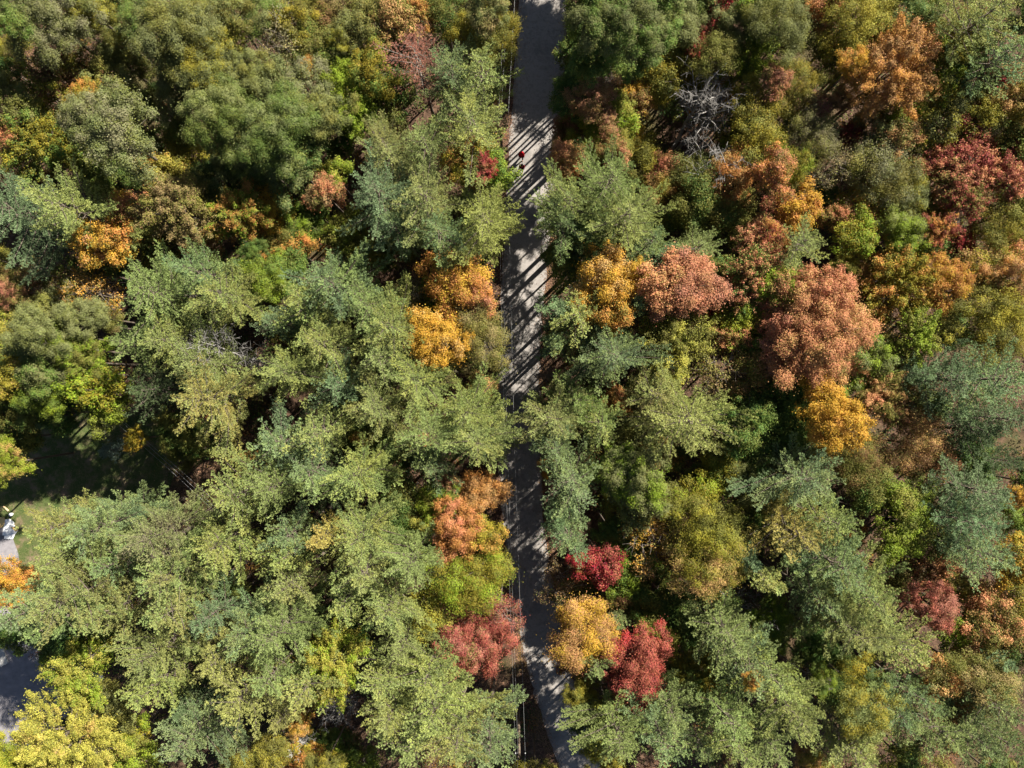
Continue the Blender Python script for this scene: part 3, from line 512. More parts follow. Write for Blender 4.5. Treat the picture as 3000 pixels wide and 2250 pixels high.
for (ox, oy), txt in CAT.items():
    for ent in txt.replace("\n", "").split(";"):
        tk = ent.split()
        if not tk: continue
        kind = tk[0]
        if kind in 'kbl' : cols = None; nums = [float(v) for v in tk[1:]]
        else: pure = tk[1].startswith('!'); cols = tk[1].lstrip('!').split('/'); nums = [float(v) for v in tk[2:]]
        u, v, r = nums[:3]
        if r == 0 and kind != 'd': continue
        h = nums[3] if len(nums) > 3 else 13.5
        if kind in 'omtf' and h > 11: h += math.sin(ti * 12.9898) * (2.2 if kind == 'o' else 1.2)
        if kind in 'omtfs' and math.hypot(ox + u / 2.212 - 2010, oy + v / 2.212 - 375) < 190: h = max(7.0, h - 4.0)   # low growth around the dead tree
        ti += 1; g = np.random.default_rng(1000 + ti)
        px, py, rp = ox + u / 2.212, oy + v / 2.212, r / 2.212
        nm = KNAME[kind]
        if kind in 'kbl': zc = h * 0.7
        else: zc = h - 0.9 * rp / 42.0
        x, y = px2w(px, py, zc); rm = rp * (CAM_H - zc) / FPX
        # keep the bole off the asphalt
        rd = float(road_dist(x, y)[0])
        if abs(rd) < RW + 0.35: bad.append((ox, oy, ent, round(rd, 1))); x += (RW + 0.4 - abs(rd)) * (1 if rd > 0 else -1)
        root = bpy.data.objects.new(nm, None); C.objects.link(root); root.location = (x, y, 0); root.empty_display_size = 0.5
        rot = g.uniform(0, 6.283)
        root['category'] = KCAT[nm]
        if KGRP[nm]: root['group'] = KGRP[nm]
        T = dict(o=root, kind=kind, name=nm, px=px, py=py, rp=rp, h=h, cols=cols); TREES.append(T)
        if kind in 'ompstcfz':
            c1 = COL[cols[0]]; c2 = COL[cols[1]] if len(cols) > 1 else c1; share = float(cols[2]) if len(cols) > 2 else 0.47
            c1 = jit(c1, g, 0.08); c2 = jit(c2, g, 0.08)
        if kind in 'pcz':
            st = 0 if rm > 2.8 else (1 if rm > 1.7 else 2)
            if kind == 'z': st = 2
            cm, lm, R0, H0 = PN[st][ti % len(PN[st])]
            s = rm * 1.17 / R0; hz = min(h * 0.84, H0 * (0.55 + 0.45 * s)); sz = hz / H0
            sc3 = (s * g.uniform(.94, 1.06), s * g.uniform(.94, 1.06), sz); z0 = h - H0 * sz
            add_child("crown", cm, root, (0, 0, z0), sc3, rot, c1, c2, share); add_child("limbs", lm, root, (0, 0, z0), sc3, rot)
            add_child("trunk", BOLE, root, (0, 0, 0), (0.10 + h * 0.008, 0.10 + h * 0.008, z0 + 0.2), rot)
        elif kind in 'omtfs':
            st = {'o': 'oak', 'm': 'maple', 't': 'star', 'f': 'fine', 's': 'sparse'}[kind]
            ri = int(np.argmin([abs(math.log(rm / q)) for q in RAD[st]])); lst = BR[(st, ri)]
            cm, lm, R0, H0 = lst[0 if pure else 1 + ti % (len(lst) - 1)]
            s = rm * (1.12 if pure else 0.99 if kind == 'o' else 1.05 if kind == 'f' else 1.10) / R0; sz = s * g.uniform(0.9, 1.15); sz = min(sz, h * 0.8 / H0); z0 = h - H0 * 0.97 * sz
            sc3 = (s * g.uniform(.90, 1.10), s * g.uniform(.90, 1.10), sz)
            add_child("crown", cm, root, (0, 0, z0), sc3, rot, c1, c2, share, 0.25 if pure else 1.0); add_child("limbs", lm, root, (0, 0, z0), sc3, rot)
            tr = 0.07 + rm * 0.035; add_child("trunk", BOLE, root, (0, 0, 0), (tr, tr, z0 + 0.05), rot)
        elif kind == 'd':
            pass
        T['rm'] = rm; T['x'] = x; T['y'] = y
        if kind == 'd':    # dying pine with rust coloured needles, leaning away from the road
            rm = 3.0; cm, lm, R0, H0 = DYING[0]; h = 17.0
            x, y = px2w(1222, 175, 13.5); root.location = (x, y, 0); s = 1.0
            add_child("crown", cm, root, (0, 0, h - H0), (1, 1, 1), rot, COL['pk'], (0.20, 0.085, 0.06), 0.4); add_child("limbs", lm, root, (0, 0, h - H0), (1, 1, 1), rot)
            add_child("trunk", BOLE, root, (0, 0, 0), (.18, .18, h - H0 + 0.1), rot); T.update(rm=rm, x=x, y=y, px=1222, py=175, rp=95)
        elif kind == 'k':
            me = bare_tree("bare_skeleton", h, rm * 0.95, 2000 + ti, M_DEAD if rm > 2.2 else M_DEADBR, 1, 0.05 + rm * 0.035, 3, 0.5, 0.5)
            add_child("trunk", me, root)
        elif kind == 'b':
            me = bare_tree("birch_skeleton", h, rm * 0.8, 2000 + ti, M_BIRCH, 2, 0.08, 3, 0.5, 0.4); add_child("trunk", me, root)
        elif kind == 'l':
            me = bare_tree("fallen_skeleton", 8.0, 1.7, 2000 + ti, M_DEAD, 1, 0.13, 3, 0.3, 0.2); t_ = add_child("trunk", me, root, (-3.0, 2.4, 0.9)); t_.rotation_euler = (R(72), 0, R(50))
# unseen oaks of the wood beyond the top edge, added to shade the road
for q, (x, y, h, sidx) in enumerate(((9, 39, 15, 0), (14, 43, 17, 1), (19, 39, 16, 2), (23, 45, 16, 2), (7.2, 44, 14, 1), (29, 40, 16, 1), (9, 34, 9, 2))):
    root = bpy.data.objects.new("oak_tree", None); C.objects.link(root); root.location = (x, y, 0); root['category'] = 'oak tree'; root['group'] = 'unseen oaks beyond the top edge'
    root['label'] = ['tall grey green oak whose shade falls across the top end of the road', 'tall grey green oak added for shade, unseen beyond the top edge right of the road'][1]
    cm, lm, R0, H0 = BR[('oak', 1)][sidx]; s = 3.7 / R0; z0 = max(1.5, h - H0 * 2.3)
    add_child("crown", cm, root, (0, 0, z0), (s, s, (h - z0) / H0), q * 1.3, COL['gg'], COL['ol'], 0.3); add_child("limbs", lm, root, (0, 0, z0), (s, s, (h - z0) / H0), q * 1.3)
    add_child("trunk", BOLE, root, (0, 0, 0), (.22, .22, z0 + .1))
# the big grey dead tree beside the road, two stout stems
x, y = px2w(1962, 462, 0.0)
root = bpy.data.objects.new("dead_tree", None); C.objects.link(root); root.location = (x, y, 0)
add_child("trunk", bare_tree("great_skeleton", 12.5, 3.0, 86, M_DEAD, 3, 0.22, 3, 0.42, 0.35, wig=0.6), root)
root['category'] = 'dead tree'; root['group'] = KGRP['dead_tree']
TREES.append(dict(o=root, kind='K', name='dead_tree', px=2000, py=375, rp=120, h=14, cols=None, rm=4, x=x, y=y))
import collections; print("TREES", len(TREES), collections.Counter(t["name"] for t in TREES), "near road:", bad)

# ------------------------------------------------------------------ labels: each names one tree by colour and place beside a landmark
def find(px, py, names=None):
    best = min((t for t in TREES if names is None or t['name'] in names), key=lambda t: (t['px'] - px) ** 2 + (t['py'] - py) ** 2); return best
LM = [  # (photo position, kinds, full label, short name)
 (2000, 375, ('dead_tree',), 'large pale grey dead tree with several bare stems right of the road', 'the large grey dead tree'),
 (723, 1062, ('dead_tree',), 'grey leafless tree with fine radiating branches among pines on the left', 'the grey leafless tree among pines'),
 (1617, 1103, ('dead_tree',), 'small brown leafless tree with star shaped branches at the right road edge', 'the star shaped leafless roadside tree'),
 (1279, 994, ('maple_tree',), 'round bright golden yellow maple left of the middle of the road', 'the round golden maple'),
 (2445, 1230, ('maple_tree',), 'brilliant yellow and orange maple, the brightest crown on the right side', 'the brilliant yellow orange maple'),
 (2399, 976, ('maple_tree',), 'very large salmon coloured maple, the widest orange pink crown in the forest', 'the huge salmon maple'),
 (2006, 840, ('maple_tree',), 'broad salmon and pink maple, the bigger half of the pair by the golden tree', 'the broad salmon pink maple'),
 (1771, 827, ('maple_tree',), 'large golden orange maple just right of the road', 'the golden orange roadside maple'),
 (1333, 840, ('maple_tree',), 'wide orange and gold maple reaching the left edge of the road', 'the wide orange roadside maple'),
 (1410, 1853, ('maple_tree',), 'large dusty red maple at the left of the sunlit stretch of road', 'the large dusty red maple'),
 (1875, 1920, ('maple_tree',), 'deep red maple, upper half of the dark red pair right of the road', 'the deep red maple'),
 (1762, 1658, ('maple_tree',), 'vivid crimson maple in shade right of the road', 'the vivid crimson maple'),
 (1708, 1844, ('thinning_tree',), 'thin golden tree with pale branches showing over the road edge', 'the thin golden roadside tree'),
 (1884, 1554, ('thinning_tree',), 'sparse golden tree with grey branches showing, above the crimson maple', 'the sparse golden tree'),
 (1333, 1550, ('maple_tree',), 'rounded orange maple above the yellow olive trees left of the road', 'the rounded orange maple'),
 (1360, 1690, ('birch_tree',), 'big yellow olive tree overhanging the left side of the road', 'the big yellow olive tree'),
 (976, 1938, ('maple_tree',), 'bright yellow green maple enclosed by pines in the lower left', 'the yellow green maple among pines'),
 (194, 2178, ('maple_tree',), 'large yellow maple in the bottom left corner below the driveway', 'the big yellow maple by the driveway'),
 (231, 1957, ('maple_tree',), 'yellow lime maple with pointed sprays over the shaded driveway', 'the yellow lime maple over the driveway'),
 (31, 1694, ('maple_tree',), 'orange maple at the left edge beside the driveway', 'the orange maple beside the driveway'),
 (588, 1166, ('pine_tree',), 'broad yellow tinged pine above the dark shaded clearing', 'the yellow tinged pine'),
 (2024, 1229, ('pine_tree',), 'very broad dull yellow green pine, the largest in the centre right', 'the broad pine right of centre'),
 (1222, 175, ('pine_tree',), 'dying pine with rusty pink needles and bare twigs near the top', 'the rusty dying pine'),
 (335, 860, ('maple_tree', 'thinning_tree'), None, None),
 (335, 703, ('maple_tree',), 'golden maple of the yellow and orange group in the upper left', 'the golden upper left maple'),
 (172, 240, ('maple_tree',), 'rusty brown and yellow maple in the top left corner area', 'the rusty brown top left maple'),
 (1026, 271, ('maple_tree',), 'brightest lime green maple in the upper left, wide and feathery', 'the bright lime maple'),
 (1424, 493, ('maple_tree',), 'small scarlet maple crown left of the road near the two walkers', 'the small scarlet maple'),
 (2612, 203, ('maple_tree',), 'wide tan orange maple in the upper right', 'the wide tan orange maple'),
 (2847, 493, ('maple_tree',), 'broad pinkish red maple high on the right side', 'the broad pinkish red maple'),
 (2734, 1771, ('maple_tree',), 'dusty pink maple by a lime green one in the lower right', 'the dusty pink maple'),
 (2824, 1464, ('maple_tree',), None, None),
 (2897, 1192, ('pine_tree',), None, None),
 (533, 2178, ('pine_tree',), 'blue green pine with fanned plumes at the bottom left', 'the fanned blue green pine'),
 (1770, 1990, ('pine_tree',), 'small pine tucked between the thin golden tree and the deep red maple', 'the small pine beside the red maple'),
 (2383, 980, ('maple_tree',), None, None),
 (1378, 470, ('maple_tree',), None, None),
 (2358, 705, ('pine_tree',), 'rounded grey green pine among red and gold maples on the right', 'the pine among red maples'),
 (620, 20, ('maple_tree',), None, None)]
LMS = []
used = set()
for px, py, kinds, full, short in LM:
    if not full: continue
    t = find(px, py, kinds)
    if id(t) in used: print("LANDMARK CLASH", short); continue
    used.add(id(t)); t['label'] = full; LMS.append((t, short))
# fixed landmarks that are not trees
def dirname(dx, dy):
    a = math.degrees(math.atan2(-dy, dx)) % 360
    return ['right of', 'above right of', 'above', 'above left of', 'left of', 'below left of', 'below', 'below right of'][int(((a + 22.5) % 360) // 45)]
def ckey(t):
    if t['name'] in ('dead_tree', 'fallen_tree'): return {'dead_tree': 'bare grey dead tree', 'fallen_tree': 'fallen grey tree'}[t['name']]
    cn = CNAME[t['cols'][0]]
    if len(t['cols']) > 1 and CNAME[t['cols'][1]] != cn and t['name'] in ('maple_tree', 'birch_tree'):
        second = {'dark green': 'green', 'mid green': 'green', 'lime green': 'lime', 'grey green': 'grey', 'olive green': 'olive', 'yellow olive': 'olive', 'yellow green': 'yellow', 'golden yellow': 'gold', 'salmon orange': 'salmon', 'tan orange': 'tan', 'rusty brown': 'brown', 'dusty pink': 'pink', 'greyish olive': 'grey'}.get(CNAME[t['cols'][1]], CNAME[t['cols'][1]])
        if second.split()[0] not in cn: cn = cn + ' and ' + second
    nn = {'oak_tree': 'rounded oak', 'maple_tree': 'maple', 'birch_tree': 'fine leaved birch', 'thinning_tree': 'thin crowned tree', 'pine_tree': 'pine'}[t['name']]
    return cn + ' ' + nn
for t in TREES: t['key'] = ckey(t)
ORD = ['nearest', 'second nearest', 'third nearest', 'fourth nearest', 'fifth nearest', 'sixth nearest', 'seventh nearest']
taken = set(t.get('label') for t in TREES)
for t in TREES:
    if t.get('label'): t['o']['label'] = t['label']; continue
    cands = []
    for lt, short in LMS:
        dx, dy = t['px'] - lt['px'], t['py'] - lt['py']; d = math.hypot(dx, dy); dn = dirname(dx, dy)
        rank = sum(1 for q in TREES if q is not t and q is not lt and q['key'] == t['key'] and dirname(q['px'] - lt['px'], q['py'] - lt['py']) == dn and math.hypot(q['px'] - lt['px'], q['py'] - lt['py']) < d)
        cands.append((rank * 450 + d, rank, dn, short))
    cands.sort()
    for _, rank, dn, short in cands:
        lab = f"{t['key']}, {ORD[min(rank, 6)]} such tree {dn} {short}"
        if rank > 0: lab = f"{t['key']}, {ORD[min(rank, 6)]} {dn} {short}"
        if lab not in taken and len(lab.split()) <= 16: break
    taken.add(lab); t['label'] = lab; t['o']['label'] = lab

# ------------------------------------------------------------------ undergrowth, litter, grass (stuff)
def stuff(name, me, label, cat):
    o = bpy.data.objects.new(name, me); C.objects.link(o); o['kind'] = 'stuff'; o['label'] = label; o['category'] = cat; return o
ug = np.random.default_rng(11)
n = 7500; cx = ug.uniform(-60, 60, n); cy = ug.uniform(-47, 47, n)
rd = np.abs(road_dist(cx, cy)); keep = (rd > RW + 0.75) & ~inpoly(cx, cy, LAWNW) & ~inpoly(cx, cy, DRIVEW)
bare = [(px2w(a, b), rr) for a, b, rr in ((1440, 2000, 3.0), (560, 1440, 3.0), (640, 1400, 2.4), (110, 180, 3.0), (90, 130, 2.0), (1000, 2060, 3.0))]
for (bx, by), rr in bare: keep &= (cx - bx) ** 2 + (cy - by) ** 2 > rr * rr
cx, cy = cx[keep], cy[keep]; n = len(cx); cr_ = ug.uniform(0.45, 1.15, n); chh = ug.uniform(0.4, 3.6, n)
per = (cr_ ** 2 * 62).astype(int) + 8; idx = np.repeat(np.arange(n), per); m = len(idx)
d = norm(ug.normal(size=(m, 3))); d[:, 2] = np.abs(d[:, 2])
P = np.c_[cx[idx], cy[idx], chh[idx] * ug.uniform(0.45, 1, m)] + d * (cr_[idx] * ug.random(m) ** .4)[:, None] * (1, 1, .5)
V, F = leaf_quads(P, norm(d * .6 + (0, 0, .8) + ug.normal(size=(m, 3)) * .4), 0.17, 0.7, ug)
stuff("undergrowth", mesh_from_arrays("undergrowth", V, F, M_UNDER, ug.random(n)[idx]), "low mixed green and brown undergrowth filling gaps on the forest floor", "undergrowth")
# fallen leaves: strips along both road edges, drift onto the asphalt, and the open patches
pts = []
for side in (-1, 1):
    i = ug.integers(0, len(RCL) - 1, 24000); off = side * (RWv[i] + ug.normal(size=24000) * 0.28 + np.abs(ug.normal(size=24000)) * .6 + 0.05)
    t_ = ug.random(24000)[:, None]; q = RCL[i] * (1 - t_) + RCL[i + 1] * t_ + nr[i] * off[:, None]; pts.append(q)
i = ug.integers(0, len(RCL) - 1, 3500); pts.append(RCL[i] + nr[i] * (np.sign(ug.normal(size=3500)) * RW * ug.random(3500) ** .35)[:, None] + ug.normal(size=(3500, 2)) * .4)
for (bx, by), rr in bare: pts.append(np.array([bx, by]) + ug.normal(size=(2500, 2)) * rr * .7)
q = np.concatenate(pts); m = len(q)
zz = 0.015 + ug.random(m) * 0.05 + np.where(np.abs(road_dist(q[:, 0], q[:, 1])) < RW, 0.028, 0)
V, F = leaf_quads(np.c_[q, zz], norm(np.array([0, 0, 1.0]) + ug.normal(size=(m, 3)) * .22), 0.085, 0.7, ug)
stuff("fallen_leaves", mesh_from_arrays("fallen_leaves", V, F, M_LITTER, ug.random(m)), "reddish brown fallen leaves drifted along the road edges and bare patches", "fallen leaves")
mm = 60000; q = np.c_[ug.uniform(-58, -28, mm), ug.uniform(-24, -1, mm)]
q = q[inpoly(q[:, 0], q[:, 1], LAWNW) & ~inpoly(q[:, 0], q[:, 1], DRIVEW)]; m = len(q)
tuft = np.sin(q[:, 0] * 1.3 + np.sin(q[:, 1])) * np.sin(q[:, 1] * 1.1) ; q = q[tuft > -0.55]; m = len(q)
V, F = leaf_quads(np.c_[q, 0.02 + ug.random(m) * .05], norm(np.array([0, 0, .6]) + ug.normal(size=(m, 3)) * .5), 0.10, 0.35, ug)
stuff("grass", mesh_from_arrays("grass", V, F, M_GRASSBLADE, ug.random(m)), "patchy green and straw coloured lawn grass in the clearing", "grass")

# ------------------------------------------------------------------ helpers for small objects
import bmesh
def box_bm(bm, cx, cy, cz, sx, sy, sz, rz=0.0, bev=0.0):
    r = bmesh.ops.create_cube(bm, size=1.0); vs = r['verts']
    bmesh.ops.scale(bm, vec=(sx, sy, sz), verts=vs); 
    if bev: bmesh.ops.bevel(bm, geom=list({e for v in vs for e in v.link_edges}), offset=bev, segments=2, affect='EDGES'); vs = [v for v in bm.verts if not v.tag]
    from mathutils import Matrix
    bmesh.ops.rotate(bm, cent=(0, 0, 0), matrix=Matrix.Rotation(rz, 3, 'Z'), verts=vs); bmesh.ops.translate(bm, vec=(cx, cy, cz), verts=vs)
    for v in bm.verts: v.tag = True
def bm_obj(name, bm, mat, parent=None, smooth=False):
    me = bpy.data.meshes.new(name); bm.to_mesh(me); bm.free(); me.materials.append(mat)
    if smooth:
        for p in me.polygons: p.use_smooth = True
    o = bpy.data.objects.new(name, me); C.objects.link(o); o.parent = parent; return o

# ------------------------------------------------------------------ utility poles and wires
M_POLE = plain("pole_wood", (0.20, 0.155, 0.115), 0.85, 0.1); M_INS = plain("insulator_grey", (0.45, 0.46, 0.47), 0.3, 0.5); M_WIRE = plain("aluminium_wire", (0.33, 0.33, 0.33), 0.35, 0.6)
M_TRANS = plain("transformer_grey", (0.42, 0.44, 0.45), 0.4, 0.5)
poles = [(1513, -420), (1468, 400), (1489, 1290), (1521, 2205), (1500, 2900)]
PH = 9.2; PT = []
tree_ok = True
for i, (a, b) in enumerate(poles):
    x, y = px2w(a, b, 8.6); PT.append((x, y))
    if not (-60 < y < 60) or i in (0, 4): continue
    root = bpy.data.objects.new("utility_pole", None); C.objects.link(root); root.location = (x, y, 0)
    tb = Tubes(); tb.add([(0, 0, 0), (0, 0, PH * .5), (0, 0, PH)], [.16, .14, .11], 12); o = bpy.data.objects.new("pole", tb.mesh("pole", M_POLE)); C.objects.link(o); o.parent = root
    bm = bmesh.new(); box_bm(bm, 0.12, 0, 8.55, 1.5, 0.10, 0.12, 0, 0.01); bm_obj("crossarm", bm, M_POLE, root)
    for dx in (-0.42, -0.12 - 0.08, 0.42):
        tb = Tubes(); tb.add([(dx + .1, 0, 8.60), (dx + .1, 0, 8.68), (dx + .1, 0, 8.76), (dx + .1, 0, 8.80)], [.03, .06, .05, .02], 10); o = bpy.data.objects.new("insulator", tb.mesh("insulator", M_INS)); C.objects.link(o); o.parent = root
    root['category'] = 'utility pole'; root['group'] = 'utility poles along the road'
    root['label'] = ['', 'wooden utility pole with crossarm under the pines above left of the walkers', 'wooden utility pole with crossarm at the left road edge halfway down', 'wooden utility pole with crossarm beside the bottom centre pine'][i]
for wi, (dx, lab) in enumerate(((-0.32, 'pale overhead power line, left wire of the close pair beside the road'), (-0.10, 'pale overhead power line, right wire of the close pair beside the road'), (0.52, 'pale overhead power line hanging nearest the road, right of the close pair'))):
    tb = Tubes(); pts = []
    for i in range(len(PT) - 1):
        a, b = np.array(PT[i]), np.array(PT[i + 1])
        for t in np.linspace(0, 1, 14, endpoint=(i == len(PT) - 2)):
            p = a * (1 - t) + b * t; pts.append((p[0] + dx, p[1], 8.82 - 4 * t * (1 - t) * 0.45))
    tb.add(pts, [0.005 if wi < 2 else 0.0065] * len(pts), 6)
    o = bpy.data.objects.new("power_line", tb.mesh("power_line", M_WIRE)); C.objects.link(o); o['category'] = 'power line'; o['label'] = lab; o['group'] = 'overhead wires beside the road'
# service wires over the clearing
for wi, (a, b, lab) in enumerate((((470, 1328), (640, 1478), 'thin grey service wire over the dark clearing, upper of three'), ((460, 1330), (620, 1478), 'thin grey service wire over the dark clearing, middle of three'), ((455, 1340), (600, 1472), 'thin grey service wire over the dark clearing, lowest of three'))):
    x1, y1 = px2w(*a, 6.5); x2, y2 = px2w(*b, 6.5); tb = Tubes()
    # runs on under the trees at both ends
    ex, ey = (x2 - x1) * .8, (y2 - y1) * .8
    pts = [(x1 - ex + (x2 - x1 + 2 * ex) * t, y1 - ey + (y2 - y1 + 2 * ey) * t, 6.7 - 4 * t * (1 - t) * 0.3) for t in np.linspace(0, 1, 16)]
    tb.add(pts, [0.008] * 16, 6); o = bpy.data.objects.new("service_wire", tb.mesh("service_wire", M_WIRE)); C.objects.link(o); o['category'] = 'wire'; o['label'] = lab; o['group'] = 'service wires over the clearing'

# ------------------------------------------------------------------ things lying by the driveway
M_WHITE = plain("white_panel", (0.80, 0.80, 0.80), 0.5, 0.3, 0.04); M_YEL = plain("yellow_board", (0.72, 0.50, 0.20), 0.6, 0.2, 0.08); M_WOODP = plain("pale_plank_wood", (0.62, 0.45, 0.26), 0.7, 0.2, .15)
def slabthing(name, pxs, z0, th, mat, label, cat, group=None, tilt=0.0):
    P = [px2w(*p) for p in pxs]; cx = sum(p[0] for p in P) / len(P); cy = sum(p[1] for p in P) / len(P)
    bm = bmesh.new(); lo = [bm.verts.new((x - cx, y - cy, 0 + (x - cx) * tilt)) for x, y in P]; hi = [bm.verts.new((x - cx, y - cy, th + (x - cx) * tilt)) for x, y in P]; n = len(P)
    bm.faces.new(lo[::-1]); bm.faces.new(hi)
    for i in range(n): bm.faces.new((lo[i], lo[(i + 1) % n], hi[(i + 1) % n], hi[i]))
    bmesh.ops.recalc_face_normals(bm, faces=bm.faces); bmesh.ops.bevel(bm, geom=list(bm.edges), offset=min(th * .2, .01), segments=1, affect='EDGES')
    o = bm_obj(name, bm, mat); o.location = (cx, cy, z0); o['label'] = label; o['category'] = cat
    if group: o['group'] = group
    return o
slabthing("yellow_board", [(-40, 1516), (15, 1515), (16, 1534), (4, 1546), (-40, 1548)], 0.02, 0.08, M_YEL, "wide yellow wooden board at the left edge beside the white panels", "board")
slabthing("white_panel", [(16, 1522), (30, 1520), (43, 1530), (42, 1536), (31, 1540), (24, 1569), (8, 1568), (14, 1535)], 0.02, 0.06, M_WHITE, "upper white panel with notched end lying on the driveway corner", "panel", "white panels by the driveway")
slabthing("white_panel", [(18, 1545), (34, 1541), (56, 1552), (46, 1566), (40, 1579), (15, 1578)], 0.09, 0.06, M_WHITE, "lower white panel, the largest sheet at the driveway corner", "panel", "white panels by the driveway")
slabthing("yellow_board", [(33, 1543), (41, 1543), (57, 1551), (50, 1557)], 0.155, 0.025, M_YEL, "narrow yellow board lying across the lower white panel", "board")
slabthing("white_panel", [(34, 1536), (47, 1537), (48, 1542), (36, 1543)], 0.155, 0.05, M_WHITE, "short white offcut on the right end of the panels", "panel", "white panels by the driveway")
slabthing("plank", [(11, 1483), (15, 1482), (29, 1495), (26, 1498)], 0.06, 0.10, M_WOODP, "pale split plank lying on the grass above the white bucket", "plank")
x, y = px2w(38, 1506); broot = bpy.data.objects.new("bucket", None); C.objects.link(broot); broot.location = (x, y, 0.02); broot['label'] = 'small white bucket standing on the grass near the white panels'; broot['category'] = 'bucket'
tb = Tubes(); tb.add([(0, 0, 0), (0, 0, .005), (0, 0, .36), (0, 0, .365), (0, 0, .02)], [.01, .13, .16, .15, .12], 16); o = bpy.data.objects.new("body", tb.mesh("bucket_body", M_WHITE)); C.objects.link(o); o.parent = broot
tb = Tubes(); tb.add([(0.16 * math.cos(a), 0.03 * math.sin(a), .34 + .12 * math.sin(a)) for a in np.linspace(0, math.pi, 9)], [.006] * 9, 5); o = bpy.data.objects.new("handle", tb.mesh("bucket_handle", M_TRANS)); C.objects.link(o); o.parent = broot

# ------------------------------------------------------------------ the two walkers
M_SKIN = plain("skin", (0.50, 0.30, 0.21), 0.55, 0.3, .04); M_HAIR = plain("dark_hair", (0.025, 0.016, 0.012), 0.5, 0.4)
M_RED = plain("red_fabric", (0.62, 0.012, 0.02), 0.8, 0.15, .06); M_DRED = plain("dark_red_fabric", (0.30, 0.012, 0.025), 0.8, 0.15, .06); M_BLACK = plain("black_fabric", (0.012, 0.012, 0.014), 0.8, 0.2); M_PINK = plain("pale_pink_highlight", (0.70, 0.42, 0.44), 0.7, .2); M_SHOE = plain("shoe_grey", (0.05, 0.05, 0.06), 0.6, .3)
def skin_mesh(name, pts, edges, radii, mat, parent, sub=2, root=0):
    me = bpy.data.meshes.new(name); me.from_pydata(pts, edges, []); o = bpy.data.objects.new(name, me); C.objects.link(o)
    md = o.modifiers.new("skin", 'SKIN'); md.use_smooth_shade = True
    for i, v in enumerate(me.skin_vertices[0].data):
        r = radii[i]; v.radius = (r, r) if np.ndim(r) == 0 else r; v.use_root = (i == root)
    s = o.modifiers.new("sub", 'SUBSURF'); s.levels = sub; s.render_levels = sub
    me.materials.append(mat); o.parent = parent; return o
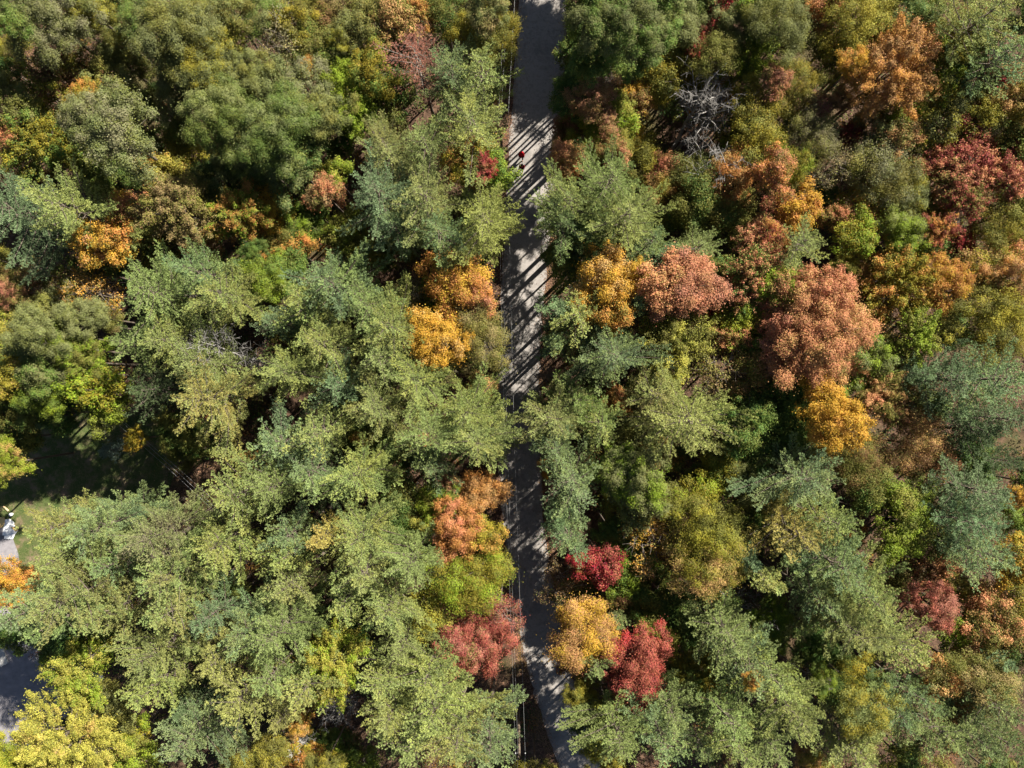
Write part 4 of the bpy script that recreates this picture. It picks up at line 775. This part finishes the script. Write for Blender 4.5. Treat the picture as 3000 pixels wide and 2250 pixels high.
def person(px, py, face, top, label, hood, stride, z=0.03):
    x, y = px2w(px, py, 1.2); root = bpy.data.objects.new("person", None); C.objects.link(root); root.location = (x, y, z); root.rotation_euler = (0, 0, face)
    s = stride
    J = {'pel': (0, 0, .95), 'wai': (0, .01, 1.10), 'che': (0, 0, 1.32), 'nek': (0, -.01, 1.47), 'hea': (0, .02, 1.56), 'top': (0, .03, 1.69),
         'shl': (-.19, 0, 1.42), 'ell': (-.25, -.06 * s, 1.13), 'wrl': (-.24, .10 * s + .05, .91), 'shr': (.19, 0, 1.42), 'elr': (.25, .04 * s - .03, 1.13), 'wrr': (.25, .20 * s, .93),
         'hil': (-.10, 0, .90), 'knl': (-.11, .20 * s, .50), 'anl': (-.11, .16 * s + .04, .09), 'tol': (-.12, .16 * s + .20, .04), 'hir': (.10, 0, .90), 'knr': (.11, -.04 * s, .49), 'anr': (.11, -.34 * s + .0, .12), 'tor': (.12, -.34 * s + .15, .04)}
    rad = {'pel': .14, 'wai': .12, 'che': (.15, .12), 'nek': .055, 'hea': .085, 'top': .075, 'shl': .065, 'ell': .042, 'wrl': .028, 'shr': .065, 'elr': .042, 'wrr': .028, 'hil': .09, 'knl': .058, 'anl': .042, 'tol': .035, 'hir': .09, 'knr': .058, 'anr': .042, 'tor': .035}
    E = ['pel-wai', 'wai-che', 'che-nek', 'nek-hea', 'hea-top', 'che-shl', 'shl-ell', 'ell-wrl', 'che-shr', 'shr-elr', 'elr-wrr', 'pel-hil', 'hil-knl', 'knl-anl', 'anl-tol', 'pel-hir', 'hir-knr', 'knr-anr', 'anr-tor']
    # hands: palm, four fingers and thumb
    for sd, wn in ((-1, 'wrl'), (1, 'wrr')):
        wx, wy, wz = J[wn]; pn = 'pa' + wn; J[pn] = (wx, wy + .015, wz - .07); rad[pn] = (.036, .016); E.append(wn + '-' + pn)
        for fi, (oy, ln) in enumerate(((.034, .075), (.012, .085), (-.010, .08), (-.032, .062))):
            a = pn + f'f{fi}'; b = a + 'e'; J[a] = (wx - sd * .004, wy + .015 + oy, wz - .07 - ln * .55); J[b] = (wx - sd * .02, wy + .02 + oy, wz - .07 - ln); rad[a] = .0095; rad[b] = .008; E += [pn + '-' + a, a + '-' + b]
        a = pn + 't'; J[a] = (wx - sd * .012, wy + .058, wz - .08); rad[a] = .010; E.append(pn + '-' + a)
    K = list(J); ix = {k_: i for i, k_ in enumerate(K)}
    skin_mesh("body", [J[k_] for k_ in K], [(ix[e.split('-')[0]], ix[e.split('-')[1]]) for e in E], [rad[k_] for k_ in K], M_SKIN, root, 2, 0)
    sub = lambda ks, es, f, nm, mat: skin_mesh(nm, [J[k_] for k_ in ks], [(ks.index(e.split('-')[0]), ks.index(e.split('-')[1])) for e in es], [tuple(np.array(rad[k_]) * f + .012) if np.ndim(rad[k_]) else rad[k_] * f + .012 for k_ in ks], mat, root)
    jk = sub(['pel', 'wai', 'che', 'shl', 'ell', 'wrl', 'shr', 'elr', 'wrr'], ['pel-wai', 'wai-che', 'che-shl', 'shl-ell', 'ell-wrl', 'che-shr', 'shr-elr', 'elr-wrr'], 1.12, "jacket", top)
    sub(['pel', 'hil', 'knl', 'anl', 'hir', 'knr', 'anr'], ['pel-hil', 'hil-knl', 'knl-anl', 'pel-hir', 'hir-knr', 'knr-anr'], 1.06, "trousers", M_BLACK)
    for a, b in (('anl', 'tol'), ('anr', 'tor')): skin_mesh("shoe", [J[a][:2] + (.06,), J[b]], [(0, 1)], [.052, .045], M_SHOE, root)
    if hood:
        bm = bmesh.new(); bmesh.ops.create_uvsphere(bm, u_segments=18, v_segments=10, radius=.125)
        for v in bm.verts: v.co.z *= .85; v.co.y *= 1.1
        bmesh.ops.translate(bm, vec=(0, 0, 1.66), verts=bm.verts)
        r = bmesh.ops.create_cone(bm, cap_ends=True, segments=24, radius1=.27, radius2=.13, depth=.07); bmesh.ops.translate(bm, vec=(0, 0.02, 1.63), verts=r['verts'])
        bm_obj("hat", bm, top, root, True)
    else:
        bm = bmesh.new(); bmesh.ops.create_uvsphere(bm, u_segments=16, v_segments=10, radius=.105); bmesh.ops.translate(bm, vec=(0, -.012, 1.65), verts=bm.verts); bm_obj("hair", bm, M_HAIR, root, True)
        for sx in (-.10, .10):  # pale bars paint in the pinkish highlights on the shoulders
            bm = bmesh.new(); box_bm(bm, sx, -.02, 1.487, .05, .17, .02, 0, .006); bm_obj("shoulder_highlight", bm, M_PINK, root)
    for sx in (-.032, .032):
        bm = bmesh.new(); bmesh.ops.create_uvsphere(bm, u_segments=8, v_segments=6, radius=.012); bmesh.ops.translate(bm, vec=(sx, .098, 1.60), verts=bm.verts); bm_obj("eye", bm, M_HAIR, root, True)
    root['label'] = label; root['category'] = 'person'; root['group'] = 'walkers on the road'
person(1528, 455, R(180), M_RED, "person in bright red top and wide red hat walking on the road, upper of two", True, 0.45)
person(1529, 487, R(170), M_DRED, "person in dark red top and black trousers mid stride on the road, lower of two", False, 1.15)
